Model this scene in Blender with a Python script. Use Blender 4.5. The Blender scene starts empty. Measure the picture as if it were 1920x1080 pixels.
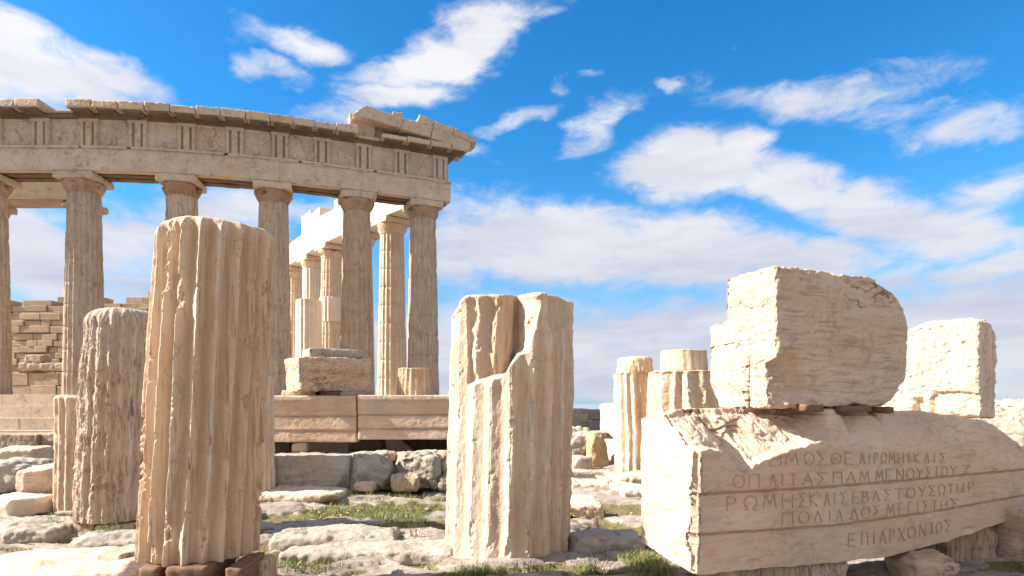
import bpy, math, random
import numpy as np
R = math.radians
rng = random.Random(7)
# ---------------------------------------------------------------- camera, light, exposure
SC = bpy.context.scene
COL = SC.collection
F, CX, HY, EYE = 1170.0, 960.0, 755.0, 1.6       # focal length and horizon in photo pixels, eye height in m
cam = bpy.data.cameras.new('camera'); camo = bpy.data.objects.new('camera', cam); COL.objects.link(camo)
cam.sensor_width = 36; cam.lens = 36*F/1920; cam.shift_y = (HY-540)/1920
cam.clip_start = .1; cam.clip_end = 60000
camo.location = (0, 0, EYE); camo.rotation_euler = (R(90), 0, 0)
SC.camera = camo
SC.view_settings.view_transform = 'Standard'; SC.view_settings.look = 'None'
SC.view_settings.gamma = 1; SC.view_settings.use_curve_mapping = False
EXPO = 1.5
SC.view_settings.exposure = EXPO
SUN_EL = R(36); SX, SY = -1.0, -.10            # sun stands to the left, a little behind the objects
sd = np.array([SX*math.cos(SUN_EL), SY*math.cos(SUN_EL), math.sin(SUN_EL)]); sd /= np.linalg.norm(sd)
sun = bpy.data.lights.new('sun', 'SUN'); sun.energy = 5.0; sun.angle = R(.5); sun.color = (1, .945, .86)
suno = bpy.data.objects.new('sun', sun); COL.objects.link(suno)
import mathutils
suno.rotation_euler = mathutils.Vector(sd).to_track_quat('Z', 'Y').to_euler()
suno.location = (-20, 5, 20)

def P(px, py, Y): return np.array([(px-CX)/F*Y, Y, EYE+(HY-py)/F*Y])
def gx(px, Y): return (px-CX)/F*Y
def zz(py, Y): return EYE+(HY-py)/F*Y

# node helper
class NT:
    def __init__(s, tree): s.t = tree; s.n = tree.nodes; s.l = tree.links
    def new(s, typ, **kw):
        n = s.n.new(typ)
        for k, v in kw.items(): setattr(n, k, v)
        return n
    def put(s, sock, v):
        if v is None: return
        if isinstance(v, bpy.types.NodeSocket): s.l.new(v, sock)
        else:
            if isinstance(v, (tuple, list)) and len(v) == 3 and sock.type == 'RGBA': v = (*v, 1)
            sock.default_value = v
    def math(s, op, a, b=None, c=None, clamp=False):
        n = s.new('ShaderNodeMath', operation=op, use_clamp=clamp)
        for i, v in enumerate((a, b, c)): s.put(n.inputs[i], v)
        return n.outputs[0]
    def vec(s, op, a, b=None, scale=None):
        n = s.new('ShaderNodeVectorMath', operation=op); s.put(n.inputs[0], a)
        if b is not None: s.put(n.inputs[1], b)
        if scale is not None: s.put(n.inputs['Scale'], scale)
        return n.outputs['Value'] if op in ('LENGTH', 'DOT_PRODUCT') else n.outputs[0]
    def rng(s, v, a, b, c=0., d=1., smooth=True):
        n = s.new('ShaderNodeMapRange', interpolation_type='SMOOTHSTEP' if smooth else 'LINEAR'); n.clamp = True
        s.put(n.inputs['Value'], v)
        for k, x in zip(('From Min', 'From Max', 'To Min', 'To Max'), (a, b, c, d)): s.put(n.inputs[k], x)
        return n.outputs[0]
    def mix(s, fac, a, b, mode='MIX'):
        n = s.new('ShaderNodeMix', data_type='RGBA', blend_type=mode)
        s.put(n.inputs[0], fac); s.put(n.inputs[6], a); s.put(n.inputs[7], b)
        return n.outputs[2]
    def noise(s, vec, scale, detail=5, rough=.55, dist=0., lac=2.):
        n = s.new('ShaderNodeTexNoise'); s.put(n.inputs['Vector'], vec)
        n.inputs['Scale'].default_value = scale; n.inputs['Detail'].default_value = detail
        n.inputs['Roughness'].default_value = rough; n.inputs['Distortion'].default_value = dist
        n.inputs['Lacunarity'].default_value = lac
        return n.outputs[0], n.outputs[1]

# ---------------------------------------------------------------- sky with clouds (all in sky directions)
def build_world():
    w = bpy.data.worlds.new('World'); SC.world = w; w.use_nodes = True
    T = NT(w.node_tree); T.n.clear()
    k = 1/2**EXPO
    sky = T.new('ShaderNodeTexSky', sky_type='NISHITA'); sky.sun_disc = False
    sky.sun_elevation = SUN_EL; sky.sun_rotation = math.atan2(SX, SY); sky.altitude = 150
    sky.air_density = 1.0; sky.dust_density = .4; sky.ozone_density = 2.5
    g = T.new('ShaderNodeTexCoord').outputs['Generated']
    sp = T.new('ShaderNodeSeparateXYZ'); T.put(sp.inputs[0], g)
    x, y, z = sp.outputs
    az = T.math('ARCTAN2', x, y); el = T.math('ARCSINE', z)
    # deep polarised blue: the sky colour pushed in saturation, times strength
    gm = T.new('ShaderNodeGamma'); T.put(gm.inputs[0], sky.outputs[0])
    s0 = T.vec('SCALE', sky.outputs[0], scale=SKYK)
    T.n.remove(gm)
    hs = T.new('ShaderNodeHueSaturation'); hs.inputs['Saturation'].default_value = SKYSAT; hs.inputs['Hue'].default_value = SKYHUE
    T.put(hs.inputs['Color'], s0)
    blue = T.mix(1., hs.outputs[0], SKYTINT, 'MULTIPLY')
    hz = T.rng(el, R(-1), R(22), 1., 0.)
    haze = (.36*k, .50*k, .80*k)
    blue = T.mix(T.math('MULTIPLY', hz, .75), blue, haze)
    co = T.new('ShaderNodeCombineXYZ'); T.put(co.inputs[0], az); T.put(co.inputs[1], el)
    uv = co.outputs[0]
    # warp by noise (stretched sideways)
    stretched = T.vec('MULTIPLY', uv, (1., 1.9, 1.))
    _, wc = T.noise(stretched, 3.2, 3, .5)
    warp = T.vec('MULTIPLY', T.vec('SUBTRACT', wc, (.5, .5, .5)), (.20, .09, 0))
    _, wc2 = T.noise(stretched, 13., 4, .6)
    warp2 = T.vec('MULTIPLY', T.vec('SUBTRACT', wc2, (.5, .5, .5)), (.07, .035, 0))
    uvw = T.vec('ADD', T.vec('ADD', uv, warp), warp2)
    blobs = [  # px, py, rx, ry, tilt(deg, up to the right), density
        (40, 120, 260, 105, -4, 1.05), (215, 140, 170, 70, -10, 1.), (-30, 20, 160, 60, 0, 1.),
        (860, 72, 230, 58, 17, 1.), (980, 28, 110, 38, 10, .8), (745, 165, 130, 42, 5, .85), (560, 78, 120, 34, 0, .72), (535, 135, 90, 34, -4, .7),
        (650, 205, 100, 34, 10, .62), (300, 215, 120, 40, 0, .75),
        (975, 228, 120, 26, 18, .66), (1110, 232, 110, 40, 35, .74), (1080, 155, 34, 26, 0, .60), (1122, 127, 26, 14, 0, .5), (1237, 147, 40, 16, -10, .52),
        (1290, 300, 185, 78, 0, 1.1), (1400, 285, 95, 70, 20, 1.), (1475, 340, 170, 78, -22, 1.1), (1640, 390, 220, 78, -12, 1.05), (1800, 430, 210, 74, -8, 1.),
        (1540, 165, 260, 50, -6, .72), (1840, 215, 260, 60, -10, .78), (1690, 190, 200, 36, -8, .66), (1720, 252, 40, 16, 0, .6), (1832, 264, 30, 12, 0, .6), (1900, 350, 130, 70, 0, .85),
        (1060, 465, 330, 88, -4, 1.15), (1400, 500, 360, 72, -6, 1.05), (840, 470, 90, 110, 0, .9), (870, 300, 60, 20, 0, .6),
        (1000, 670, 600, 110, 0, 1.1), (1450, 640, 500, 110, 0, 1.1), (1830, 610, 330, 120, 0, 1.1), (1850, 500, 170, 40, 0, 1.1),
        (500, 745, 1500, 75, 0, .95), (1500, 735, 900, 90, 0, 1.), (-200, 700, 500, 100, 0, 1.),
        (60, 490, 160, 100, 0, 1.1), (260, 500, 190, 120, 0, 1.05), (200, 620, 500, 110, 0, .9), (430, 400, 150, 70, 10, .8), (610, 400, 110, 50, 0, .8), (560, 560, 200, 140, 0, .8), (110, 370, 140, 30, 0, .55)]
    field = None
    for (px, py, rx, ry, tilt, den) in blobs:
        dx = px-CX; a = math.atan(dx/F); h = math.hypot(F, dx); e = math.atan((HY-py)/h)
        sx = rx*math.cos(a)**2/F; sy = ry/h*math.cos(e)**2
        m = T.new('ShaderNodeMapping', vector_type='TEXTURE'); T.put(m.inputs[0], uvw)
        m.inputs['Location'].default_value = (a, e, 0); m.inputs['Rotation'].default_value = (0, 0, R(tilt)); m.inputs['Scale'].default_value = (sx, sy, 1)
        d = T.vec('LENGTH', m.outputs[0])
        v = T.rng(d, 1.55, .1, 0., den)
        field = v if field is None else T.math('MAXIMUM', field, v)
    back = T.rng(y, .15, -.2, 0., .85)  # unseen clouds added behind the camera, thickened to make the fill light less blue
    over = T.math('MULTIPLY', T.rng(el, R(38), R(55), 0., .55), 1.)
    field = T.math('MAXIMUM', field, T.math('MAXIMUM', back, over))
    st2 = T.vec('MULTIPLY', g, (1., 1., 2.1))
    n1, _ = T.noise(st2, 4.5, 8, .6, .4)
    n2, _ = T.noise(st2, 15., 9, .66, .5)
    tex = T.math('ADD', T.math('MULTIPLY', T.math('SUBTRACT', n1, .5), 1.45), T.math('MULTIPLY', T.math('SUBTRACT', n2, .5), .95))
    al = T.rng(T.math('ADD', field, tex), .24, .95)
    al = T.math('POWER', al, 1.1)
    # cloud colour: bright where thick and high, lilac grey low down
    n3, _ = T.noise(T.vec('MULTIPLY', g, (1., 1., 5.)), 3.5, 6, .6, .3)
    br = T.rng(n3, .36, .64)
    lo = T.rng(el, R(6), R(26))
    grey = (.60*k, .62*k, .75*k); white = (1.0*k, .99*k, 1.0*k)
    cf = T.math('ADD', T.math('MULTIPLY', lo, .55), T.math('MULTIPLY', br, .45), clamp=True)
    cc = T.mix(cf, grey, white)
    c = T.mix(T.math('MULTIPLY', al, .95), blue, cc)
    bg = T.new('ShaderNodeBackground'); T.put(bg.inputs[0], c); bg.inputs[1].default_value = 1.0
    out = T.new('ShaderNodeOutputWorld'); T.l.new(bg.outputs[0], out.inputs[0])
    w.cycles.sampling_method = 'MANUAL'; w.cycles.sample_map_resolution = 512
SKYK = .081; SKYSAT = 1.32; SKYHUE = .497; SKYTINT = (.42, .88, 1.0)
build_world()
# ---------------------------------------------------------------- noise in numpy
def _hash(ix, iy, iz, seed):
    with np.errstate(over='ignore'):
        h = (ix.astype(np.uint32)*np.uint32(374761393)) ^ (iy.astype(np.uint32)*np.uint32(668265263)) ^ (iz.astype(np.uint32)*np.uint32(2147483647-58)) ^ np.uint32((seed*974711+12345) & 0xffffffff)
        h = (h ^ (h >> np.uint32(13)))*np.uint32(1274126177)
        h = h ^ (h >> np.uint32(16)); h = h*np.uint32(2246822519); h = h ^ (h >> np.uint32(15))
    return h
def noise3(p, seed=0):
    f = np.floor(p); i = f.astype(np.int64); d = (p-f)
    u = d*d*d*(d*(d*6-15)+10); r = 0
    for a in (0, 1):
        for b in (0, 1):
            for c in (0, 1):
                h = _hash(i[:, 0]+a, i[:, 1]+b, i[:, 2]+c, seed)
                gx_ = (h & np.uint32(1023)).astype(np.float64)/511.5-1
                gy_ = ((h >> np.uint32(10)) & np.uint32(1023)).astype(np.float64)/511.5-1
                gz_ = ((h >> np.uint32(20)) & np.uint32(1023)).astype(np.float64)/511.5-1
                dot = gx_*(d[:, 0]-a)+gy_*(d[:, 1]-b)+gz_*(d[:, 2]-c)
                wx = u[:, 0] if a else 1-u[:, 0]; wy = u[:, 1] if b else 1-u[:, 1]; wz = u[:, 2] if c else 1-u[:, 2]
                r = r+dot*wx*wy*wz
    return r*1.3
def fbm(p, seed=0, octs=4, gain=.5):
    r = 0; a = 1.
    for o in range(octs):
        r = r+a*noise3(p*(2.03**o)+o*17.3, seed+o*31); a *= gain
    return r
def ridge(p, seed=0, octs=3):
    r = 0; a = 1.
    for o in range(octs):
        r = r+a*(1-2*np.abs(noise3(p*(2.1**o)+o*9.1, seed+o*13))); a *= .5
    return r*.6
def sstep(x, a, b):
    t = np.clip((x-a)/(b-a), 0, 1); return t*t*(3-2*t)

# ---------------------------------------------------------------- mesh helpers
def link_mesh(name, V, Fc, mat, loc=(0, 0, 0), smooth=True, parent=None, attr=None):
    me = bpy.data.meshes.new(name)
    V = np.asarray(V, dtype=np.float64)-np.asarray(loc)
    if isinstance(Fc, np.ndarray):
        k = Fc.shape[1]; n = len(Fc)
        me.vertices.add(len(V)); me.vertices.foreach_set('co', V.astype(np.float32).ravel())
        me.loops.add(n*k); me.loops.foreach_set('vertex_index', Fc.astype(np.int32).ravel())
        me.polygons.add(n); me.polygons.foreach_set('loop_start', np.arange(0, n*k, k, dtype=np.int32))
        me.update(calc_edges=True)
    else:
        me.from_pydata([tuple(v) for v in V], [], [tuple(f) for f in Fc])
    me.validate()
    me.polygons.foreach_set('use_smooth', np.full(len(me.polygons), smooth))
    if attr:
        for an, av in attr.items():
            a = me.attributes.new(an, 'FLOAT', 'POINT'); a.data.foreach_set('value', np.asarray(av, dtype=np.float32))
    if mat: me.materials.append(mat)
    o = bpy.data.objects.new(name, me); COL.objects.link(o)
    if parent is not None:
        o.parent = parent; o.location = np.asarray(loc)-np.asarray(parent_world(parent))
    else: o.location = loc
    return o
def parent_world(p):
    l = np.array(p.location)
    while p.parent is not None: p = p.parent; l = l+np.array(p.location)
    return l
def empty(name, loc):
    o = bpy.data.objects.new(name, None); COL.objects.link(o); o.location = loc; o.empty_display_size = .2; return o
def tag(o, label, cat, group=None):
    o['label'] = label; o['category'] = cat
    if group: o['group'] = group
    return o
def kind(o, k): o['kind'] = k; return o
def box_grid(nx, ny, nz):
    """welded surface grid of the cube [-1,1]^3"""
    vs = []; fs = []; off = 0
    for ax, n1, n2 in ((0, ny, nz), (1, nx, nz), (2, nx, ny)):
        for s in (-1, 1):
            a = np.linspace(-1, 1, n1+1); b = np.linspace(-1, 1, n2+1)
            A, B = np.meshgrid(a, b, indexing='ij'); C_ = np.full_like(A, s)
            o3 = [C_, A, B] if ax == 0 else ([A, C_, B] if ax == 1 else [A, B, C_])
            vs.append(np.stack([q.ravel() for q in o3], 1))
            idx = np.arange((n1+1)*(n2+1)).reshape(n1+1, n2+1)+off
            q = np.stack([idx[:-1, :-1], idx[1:, :-1], idx[1:, 1:], idx[:-1, 1:]], -1).reshape(-1, 4)
            flip = (s == -1) if ax in (0, 2) else (s == 1)
            fs.append(q[:, ::-1] if flip else q); off += (n1+1)*(n2+1)
    V = np.concatenate(vs); Q = np.concatenate(fs)
    key = np.round(V*1e6).astype(np.int64); _, first, inv = np.unique(key, axis=0, return_index=True, return_inverse=True)
    return V[first], inv.ravel()[Q]
def vnormals(V, Q):
    n = np.cross(V[Q[:, 2]]-V[Q[:, 0]], V[Q[:, 3 if Q.shape[1] > 3 else 1]]-V[Q[:, 1]] if Q.shape[1] > 3 else V[Q[:, 1]]-V[Q[:, 0]])
    N = np.zeros_like(V)
    for k in range(Q.shape[1]):
        for c in range(3): N[:, c] += np.bincount(Q[:, k], n[:, c], len(V))
    return N/np.maximum(np.linalg.norm(N, axis=1, keepdims=True), 1e-12)
def rock(dims, warp, res=.03, r=.04, chip=.03, lump=.02, fine=.006, seed=0, strata=0., pits=0., maxn=170, shape=None, freq=1., cuts=0):
    """a stone block: rounded, chipped box of half-dims `dims`, mapped by `warp`(unit coords)->world"""
    dims = np.array(dims, float)
    n = [int(min(maxn, max(3, 2*d/res))) for d in dims]
    V, Q = box_grid(*n)
    p = V*dims
    nz = fbm(p*2.6*freq+seed*3.1, seed, 3)
    rr = np.clip(r*(1+.5*nz)+chip*np.maximum(0, fbm(p*3.7*freq+seed, seed+5, 3)+.05)*1.6, .002, dims.min()*.95)[:, None]
    c = np.clip(p, -(dims-rr), dims-rr); d = p-c
    L = np.linalg.norm(d, axis=1, keepdims=True); p2 = np.where(L > 1e-9, c+rr*d/np.maximum(L, 1e-9), p)
    g_ = random.Random(seed*7+1)
    for _ in range(cuts):
        nv = np.array([g_.choice((-1, 1))*g_.uniform(.2, 1), g_.choice((-1, -1, 1))*g_.uniform(.2, 1), g_.uniform(-.3, 1.)])/dims; nv /= np.linalg.norm(nv)
        sup = float((np.abs(nv)*dims).sum()); dd = sup*g_.uniform(.66, .84)
        over = p2@nv-dd+.015*fbm(p*5, seed+77, 3); p2 = p2-np.maximum(0, over)[:, None]*nv
    if shape: p2 = shape(p2, V)
    W = warp(p2/dims)
    N = vnormals(W, Q)
    disp = lump*fbm(p*1.7*freq+seed*7.7, seed+11, 4)+fine*fbm(p*14*freq+seed, seed+23, 4, .6)
    if strata: disp = disp+strata*ridge(p*np.array([1.2, 1.2, 9])+seed, seed+41, 3)
    if pits: disp = disp-pits*(np.maximum(0, fbm(p*21, seed+3, 3, .6)-.05)*1.8+.3*ridge(p*9, seed+4, 3))
    return W+N*disp[:, None], Q
def hexwarp(c):
    """c: dict (sx,sy,sz)->point ; trilinear map"""
    def f(s):
        o = 0
        for k, q in c.items():
            w = (1+k[0]*s[:, 0])*(1+k[1]*s[:, 1])*(1+k[2]*s[:, 2])/8
            o = o+w[:, None]*np.asarray(q, float)
        return o
    return f
def boxcorners(cx, cy, z0, w, d, h, rot=0, jit=0., seed=0, top=1.):
    g = random.Random(seed); c = {}
    ca, sa = math.cos(rot), math.sin(rot)
    for sx in (-1, 1):
        for sy in (-1, 1):
            for sz in (-1, 1):
                k = top if sz > 0 else 1
                x = sx*w/2*k+g.uniform(-1, 1)*jit*w; y = sy*d/2*k+g.uniform(-1, 1)*jit*d; z = (z0 if sz < 0 else z0+h)+(g.uniform(-1, 1)*jit*h if sz > 0 else 0)
                c[(sx, sy, sz)] = (cx+x*ca-y*sa, cy+x*sa+y*ca, z)
    return c
# ---------------------------------------------------------------- materials
def bsdf_mat(name):
    m = bpy.data.materials.new(name); m.use_nodes = True; T = NT(m.node_tree); T.n.clear()
    b = T.new('ShaderNodeBsdfPrincipled'); o = T.new('ShaderNodeOutputMaterial'); T.l.new(b.outputs[0], o.inputs[0])
    b.inputs['Roughness'].default_value = .88; b.inputs['Specular IOR Level'].default_value = .25
    return m, T, b
def marble(name, pale, honey, dark, grain=(1, 1, .12), streak=.5, stain=.35, bump=.25, scale=1., world=False, pit=.3, veins=.3, fscale=38., flute=0., vw=.022, line=0.):
    m, T, b = bsdf_mat(name)
    co = T.new('ShaderNodeNewGeometry').outputs['Position'] if world else T.new('ShaderNodeTexCoord').outputs['Object']
    co = T.vec('SCALE', co, scale=scale)
    if not world:
        oi = T.new('ShaderNodeObjectInfo'); co = T.vec('ADD', co, T.vec('SCALE', oi.outputs['Location'], scale=.713))
    gr = T.vec('MULTIPLY', co, grain)
    n1, _ = T.noise(co, 1.3, 6, .6, .3)
    n2, _ = T.noise(gr, 6.5, 7, .62, .6)
    n3, _ = T.noise(gr, 22., 5, .65, .2)
    n4, _ = T.noise(co, fscale, 5, .7)
    n5, _ = T.noise(co, 3.1, 8, .7, 1.2)
    f = T.math('ADD', T.math('MULTIPLY', T.rng(n1, .34, .66), 1-streak), T.math('MULTIPLY', T.rng(n2, .36, .66), streak))
    c = T.mix(f, pale, honey)
    c = T.mix(T.math('MULTIPLY', T.rng(n3, .5, .72), .5), c, honey)
    c = T.mix(T.math('MULTIPLY', T.rng(n5, .54, .68), stain), c, dark)
    c = T.mix(T.math('MULTIPLY', T.rng(n2, .60, .74), stain), c, dark)
    n7, _ = T.noise(T.vec('ADD', co, (7.1, 3.3, 1.7)), .9, 8, .68, .8)
    grey_ = sum(honey)/3*.92
    c = T.mix(T.math('MULTIPLY', T.rng(n7, .50, .66), .32), c, (grey_*1.06, grey_*.98, grey_*.88))
    if line:
        nl, _ = T.noise(T.vec('MULTIPLY', gr, (1., 1., 1.)), 34., 4, .6, .3)
        nb, _ = T.noise(co, 1.9, 4, .6)
        c = T.mix(T.math('MULTIPLY', T.math('MULTIPLY', T.rng(nl, .51, .60), T.rng(nb, .33, .52)), line), c, dark)
        c = T.mix(T.math('MULTIPLY', T.rng(nl, .46, .36), line*.5), c, pale)
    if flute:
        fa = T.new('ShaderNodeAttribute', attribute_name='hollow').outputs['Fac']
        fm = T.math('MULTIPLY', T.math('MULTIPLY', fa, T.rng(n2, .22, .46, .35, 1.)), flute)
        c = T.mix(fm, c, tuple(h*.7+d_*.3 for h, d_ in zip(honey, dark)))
    # hairline veins and cracks, and dark pits
    gv = T.vec('ADD', gr, T.vec('SCALE', T.noise(co, 4., 4, .6)[1], scale=.35))
    vo = T.new('ShaderNodeTexVoronoi', feature='DISTANCE_TO_EDGE'); T.put(vo.inputs['Vector'], gv); vo.inputs['Scale'].default_value = 2.4
    crack = T.math('MULTIPLY', T.rng(vo.outputs[0], .0, vw, 1., 0.), T.rng(n1, .5, .6))
    c = T.mix(T.math('MULTIPLY', crack, veins), c, tuple(v*.32 for v in dark))
    pits = T.rng(n4, .66, .74)
    c = T.mix(T.math('MULTIPLY', pits, pit), c, tuple(v*.6 for v in dark))
    n6, _ = T.noise(co, 130., 3, .7)
    v = T.new('ShaderNodeHueSaturation'); T.put(v.inputs['Color'], c)
    rnd_ = T.new('ShaderNodeObjectInfo').outputs['Random']
    T.put(v.inputs['Value'], T.math('ADD', T.math('ADD', .80, T.math('MULTIPLY', n6, .28)), T.math('MULTIPLY', rnd_, .12)))
    T.put(v.inputs['Saturation'], T.math('SUBTRACT', 1.08, T.math('MULTIPLY', T.math('FRACT', T.math('MULTIPLY', rnd_, 7.3)), .22)))
    T.put(b.inputs['Base Color'], v.outputs[0])
    h = T.math('ADD', T.math('MULTIPLY', n3, .5), T.math('MULTIPLY', n4, .6))
    h = T.math('ADD', h, T.math('MULTIPLY', n6, .25))
    h = T.math('SUBTRACT', h, T.math('ADD', T.math('MULTIPLY', pits, .35), T.math('MULTIPLY', crack, .6*min(1, veins*2))))
    bp = T.new('ShaderNodeBump'); bp.inputs['Strength'].default_value = bump; bp.inputs['Distance'].default_value = .045/scale
    T.put(bp.inputs['Height'], h); T.put(b.inputs['Normal'], bp.outputs[0])
    return m
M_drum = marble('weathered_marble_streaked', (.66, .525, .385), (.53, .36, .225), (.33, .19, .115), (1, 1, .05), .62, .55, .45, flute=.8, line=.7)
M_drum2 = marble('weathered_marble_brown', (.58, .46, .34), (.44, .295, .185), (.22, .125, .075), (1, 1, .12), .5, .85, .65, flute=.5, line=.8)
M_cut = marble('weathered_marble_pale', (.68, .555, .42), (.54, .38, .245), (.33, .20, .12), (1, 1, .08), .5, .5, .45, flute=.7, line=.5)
M_block = marble('marble_block_grained', (0.608, 0.453, 0.330), (0.510, 0.342, 0.219), (0.314, 0.176, 0.103), (.10, .10, 1), .66, .55, .5, veins=.7, vw=.03, line=.45)
M_insc = marble('marble_architrave_pale', (0.627, 0.472, 0.353), (0.519, 0.351, 0.241), (0.353, 0.222, 0.147), (.2, .2, 1), .4, .45, .35, pit=.5, veins=.2, line=.3)
M_temple = marble('temple_marble', (.57, .45, .335), (.47, .34, .235), (.24, .155, .105), (.6, .6, .6), .5, .7, .5, scale=.6, world=True, pit=.4, line=.3)
M_temple_c = marble('temple_marble_columns', (.54, .415, .305), (.43, .30, .20), (.21, .14, .095), (1, 1, .05), .62, .65, .5, scale=.8, world=True, pit=.35, line=.6)
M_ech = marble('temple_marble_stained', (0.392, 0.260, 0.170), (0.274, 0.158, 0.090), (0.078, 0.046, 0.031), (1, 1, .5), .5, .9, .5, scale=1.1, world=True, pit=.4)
M_soffit = marble('stained_shaded_underside', (.20, .13, .085), (.13, .08, .05), (.045, .03, .02), (.6, .6, .6), .5, .8, .5, scale=.8, world=True)  # dark stain, with the shade under cornice and beams put into the colour
M_flank = marble('temple_marble_clean', (.66, .52, .38), (.58, .42, .28), (.34, .21, .13), (1, 1, .05), .55, .35, .4, scale=.8, world=True, pit=.2, line=.35)
M_dark = marble('gap_shade_dark', (0.083, 0.057, 0.040), (0.059, 0.038, 0.027), (0.029, 0.019, 0.013), (1, 1, 1), .5, .5, .5)  # near black: shade of the gap painted onto its filler and support stones
M_white = marble('new_marble_white', (.68, .60, .50), (.62, .51, .39), (.48, .37, .26), (1, 1, .3), .4, .2, .2, scale=.6, world=True, pit=.1, veins=0)
M_wall = marble('wall_marble_golden', (.43, .33, .23), (.34, .24, .16), (.15, .10, .065), (.3, .3, 1), .5, .55, .45, scale=.7, world=True)
M_grey = marble('grey_limestone', (.44, .385, .32), (.33, .27, .215), (.13, .10, .08), (.5, .5, 1), .5, .65, .6)
M_tan = marble('tan_limestone', (.50, .38, .24), (.42, .29, .165), (.22, .15, .09), (.8, .8, 1), .5, .45, .5)
M_lilac = marble('lilac_grey_stone', (.25, .205, .19), (.21, .17, .16), (.14, .11, .105), (.5, .5, 1), .5, .5, .4)
def wood_mat():
    m, T, b = bsdf_mat('old_dark_wood')
    co = T.new('ShaderNodeTexCoord').outputs['Object']
    n, _ = T.noise(T.vec('MULTIPLY', co, (4., 4., 40.)), 3., 6, .6)
    T.put(b.inputs['Base Color'], T.mix(T.rng(n, .3, .7), (.12, .065, .04), (.22, .125, .075)))
    bp = T.new('ShaderNodeBump'); bp.inputs['Strength'].default_value = .5; bp.inputs['Distance'].default_value = .01; T.put(bp.inputs['Height'], n); T.put(b.inputs['Normal'], bp.outputs[0])
    return m
M_wood = wood_mat()
def plain(name, col, rough=.8):
    m, T, b = bsdf_mat(name)
    co = T.new('ShaderNodeTexCoord').outputs['Object']; n, _ = T.noise(co, 9., 4, .6)
    T.put(b.inputs['Base Color'], T.mix(n, tuple(c*.75 for c in col), tuple(min(1, c*1.25) for c in col))); b.inputs['Roughness'].default_value = rough
    return m
M_letter = plain('dirt_in_the_letters', (.41, .285, .20))
M_yellow = plain('yellow_petals', (.85, .62, .04)); M_stem = plain('green_stem', (.12, .17, .05)); M_twig = plain('dry_twig', (.16, .11, .07))
def leaf_mat():
    m, T, b = bsdf_mat('grass_blades')
    a = T.new('ShaderNodeAttribute', attribute_name='tone').outputs['Fac']
    c = T.mix(T.rng(a, 0., .55), (.07, .105, .022), (.17, .20, .055)); c = T.mix(T.rng(a, .55, 1.), c, (.40, .32, .15))
    T.put(b.inputs['Base Color'], c); b.inputs['Roughness'].default_value = .6
    return m
M_grass = leaf_mat()

# ---------------------------------------------------------------- ground
def ground_h(x, y):
    """height (m) and how earthy (0..1) the ground is"""
    p = np.stack([x, y, np.zeros_like(x)], 1)
    w = fbm(p*np.array([.5, .5, 1]), 3, 3)*.55
    q = np.stack([x*.42+w, y*1.25+w*1.6, np.zeros_like(x)], 1)
    a = fbm(q, 21, 4)                                 # long low ledges running sideways
    t = a*3.2; fl = np.floor(t); fr = t-fl
    terr = (fl+sstep(fr, .43, .57))/3.2
    amp = .075*np.clip((y-2)/3, 0, 1)*np.clip(1.35-np.abs(y-7)/22, .25, 1)
    h = amp*terr*1.7+.02*fbm(p*1.3, 8, 4)+.011*fbm(p*6., 9, 4, .6)+.009*ridge(p*np.array([4., 13, 1]), 19, 4)
    soil = sstep(-(a+.22*fbm(p*2.2, 77, 4)), .0, .16)
    # green patch between the tall drum and the broken drum
    pc = gx(700, 9.); d = ((x-pc)/1.35)**2+((y-9.1)/.75)**2
    soil = np.maximum(soil, sstep(-(d+.7*fbm(p*3, 5, 3)), -1.1, -.5))
    h = h-soil*.03
    return h, soil
def gz(x, y):
    return float(ground_h(np.array([x], float), np.array([y], float))[0][0])
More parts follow.
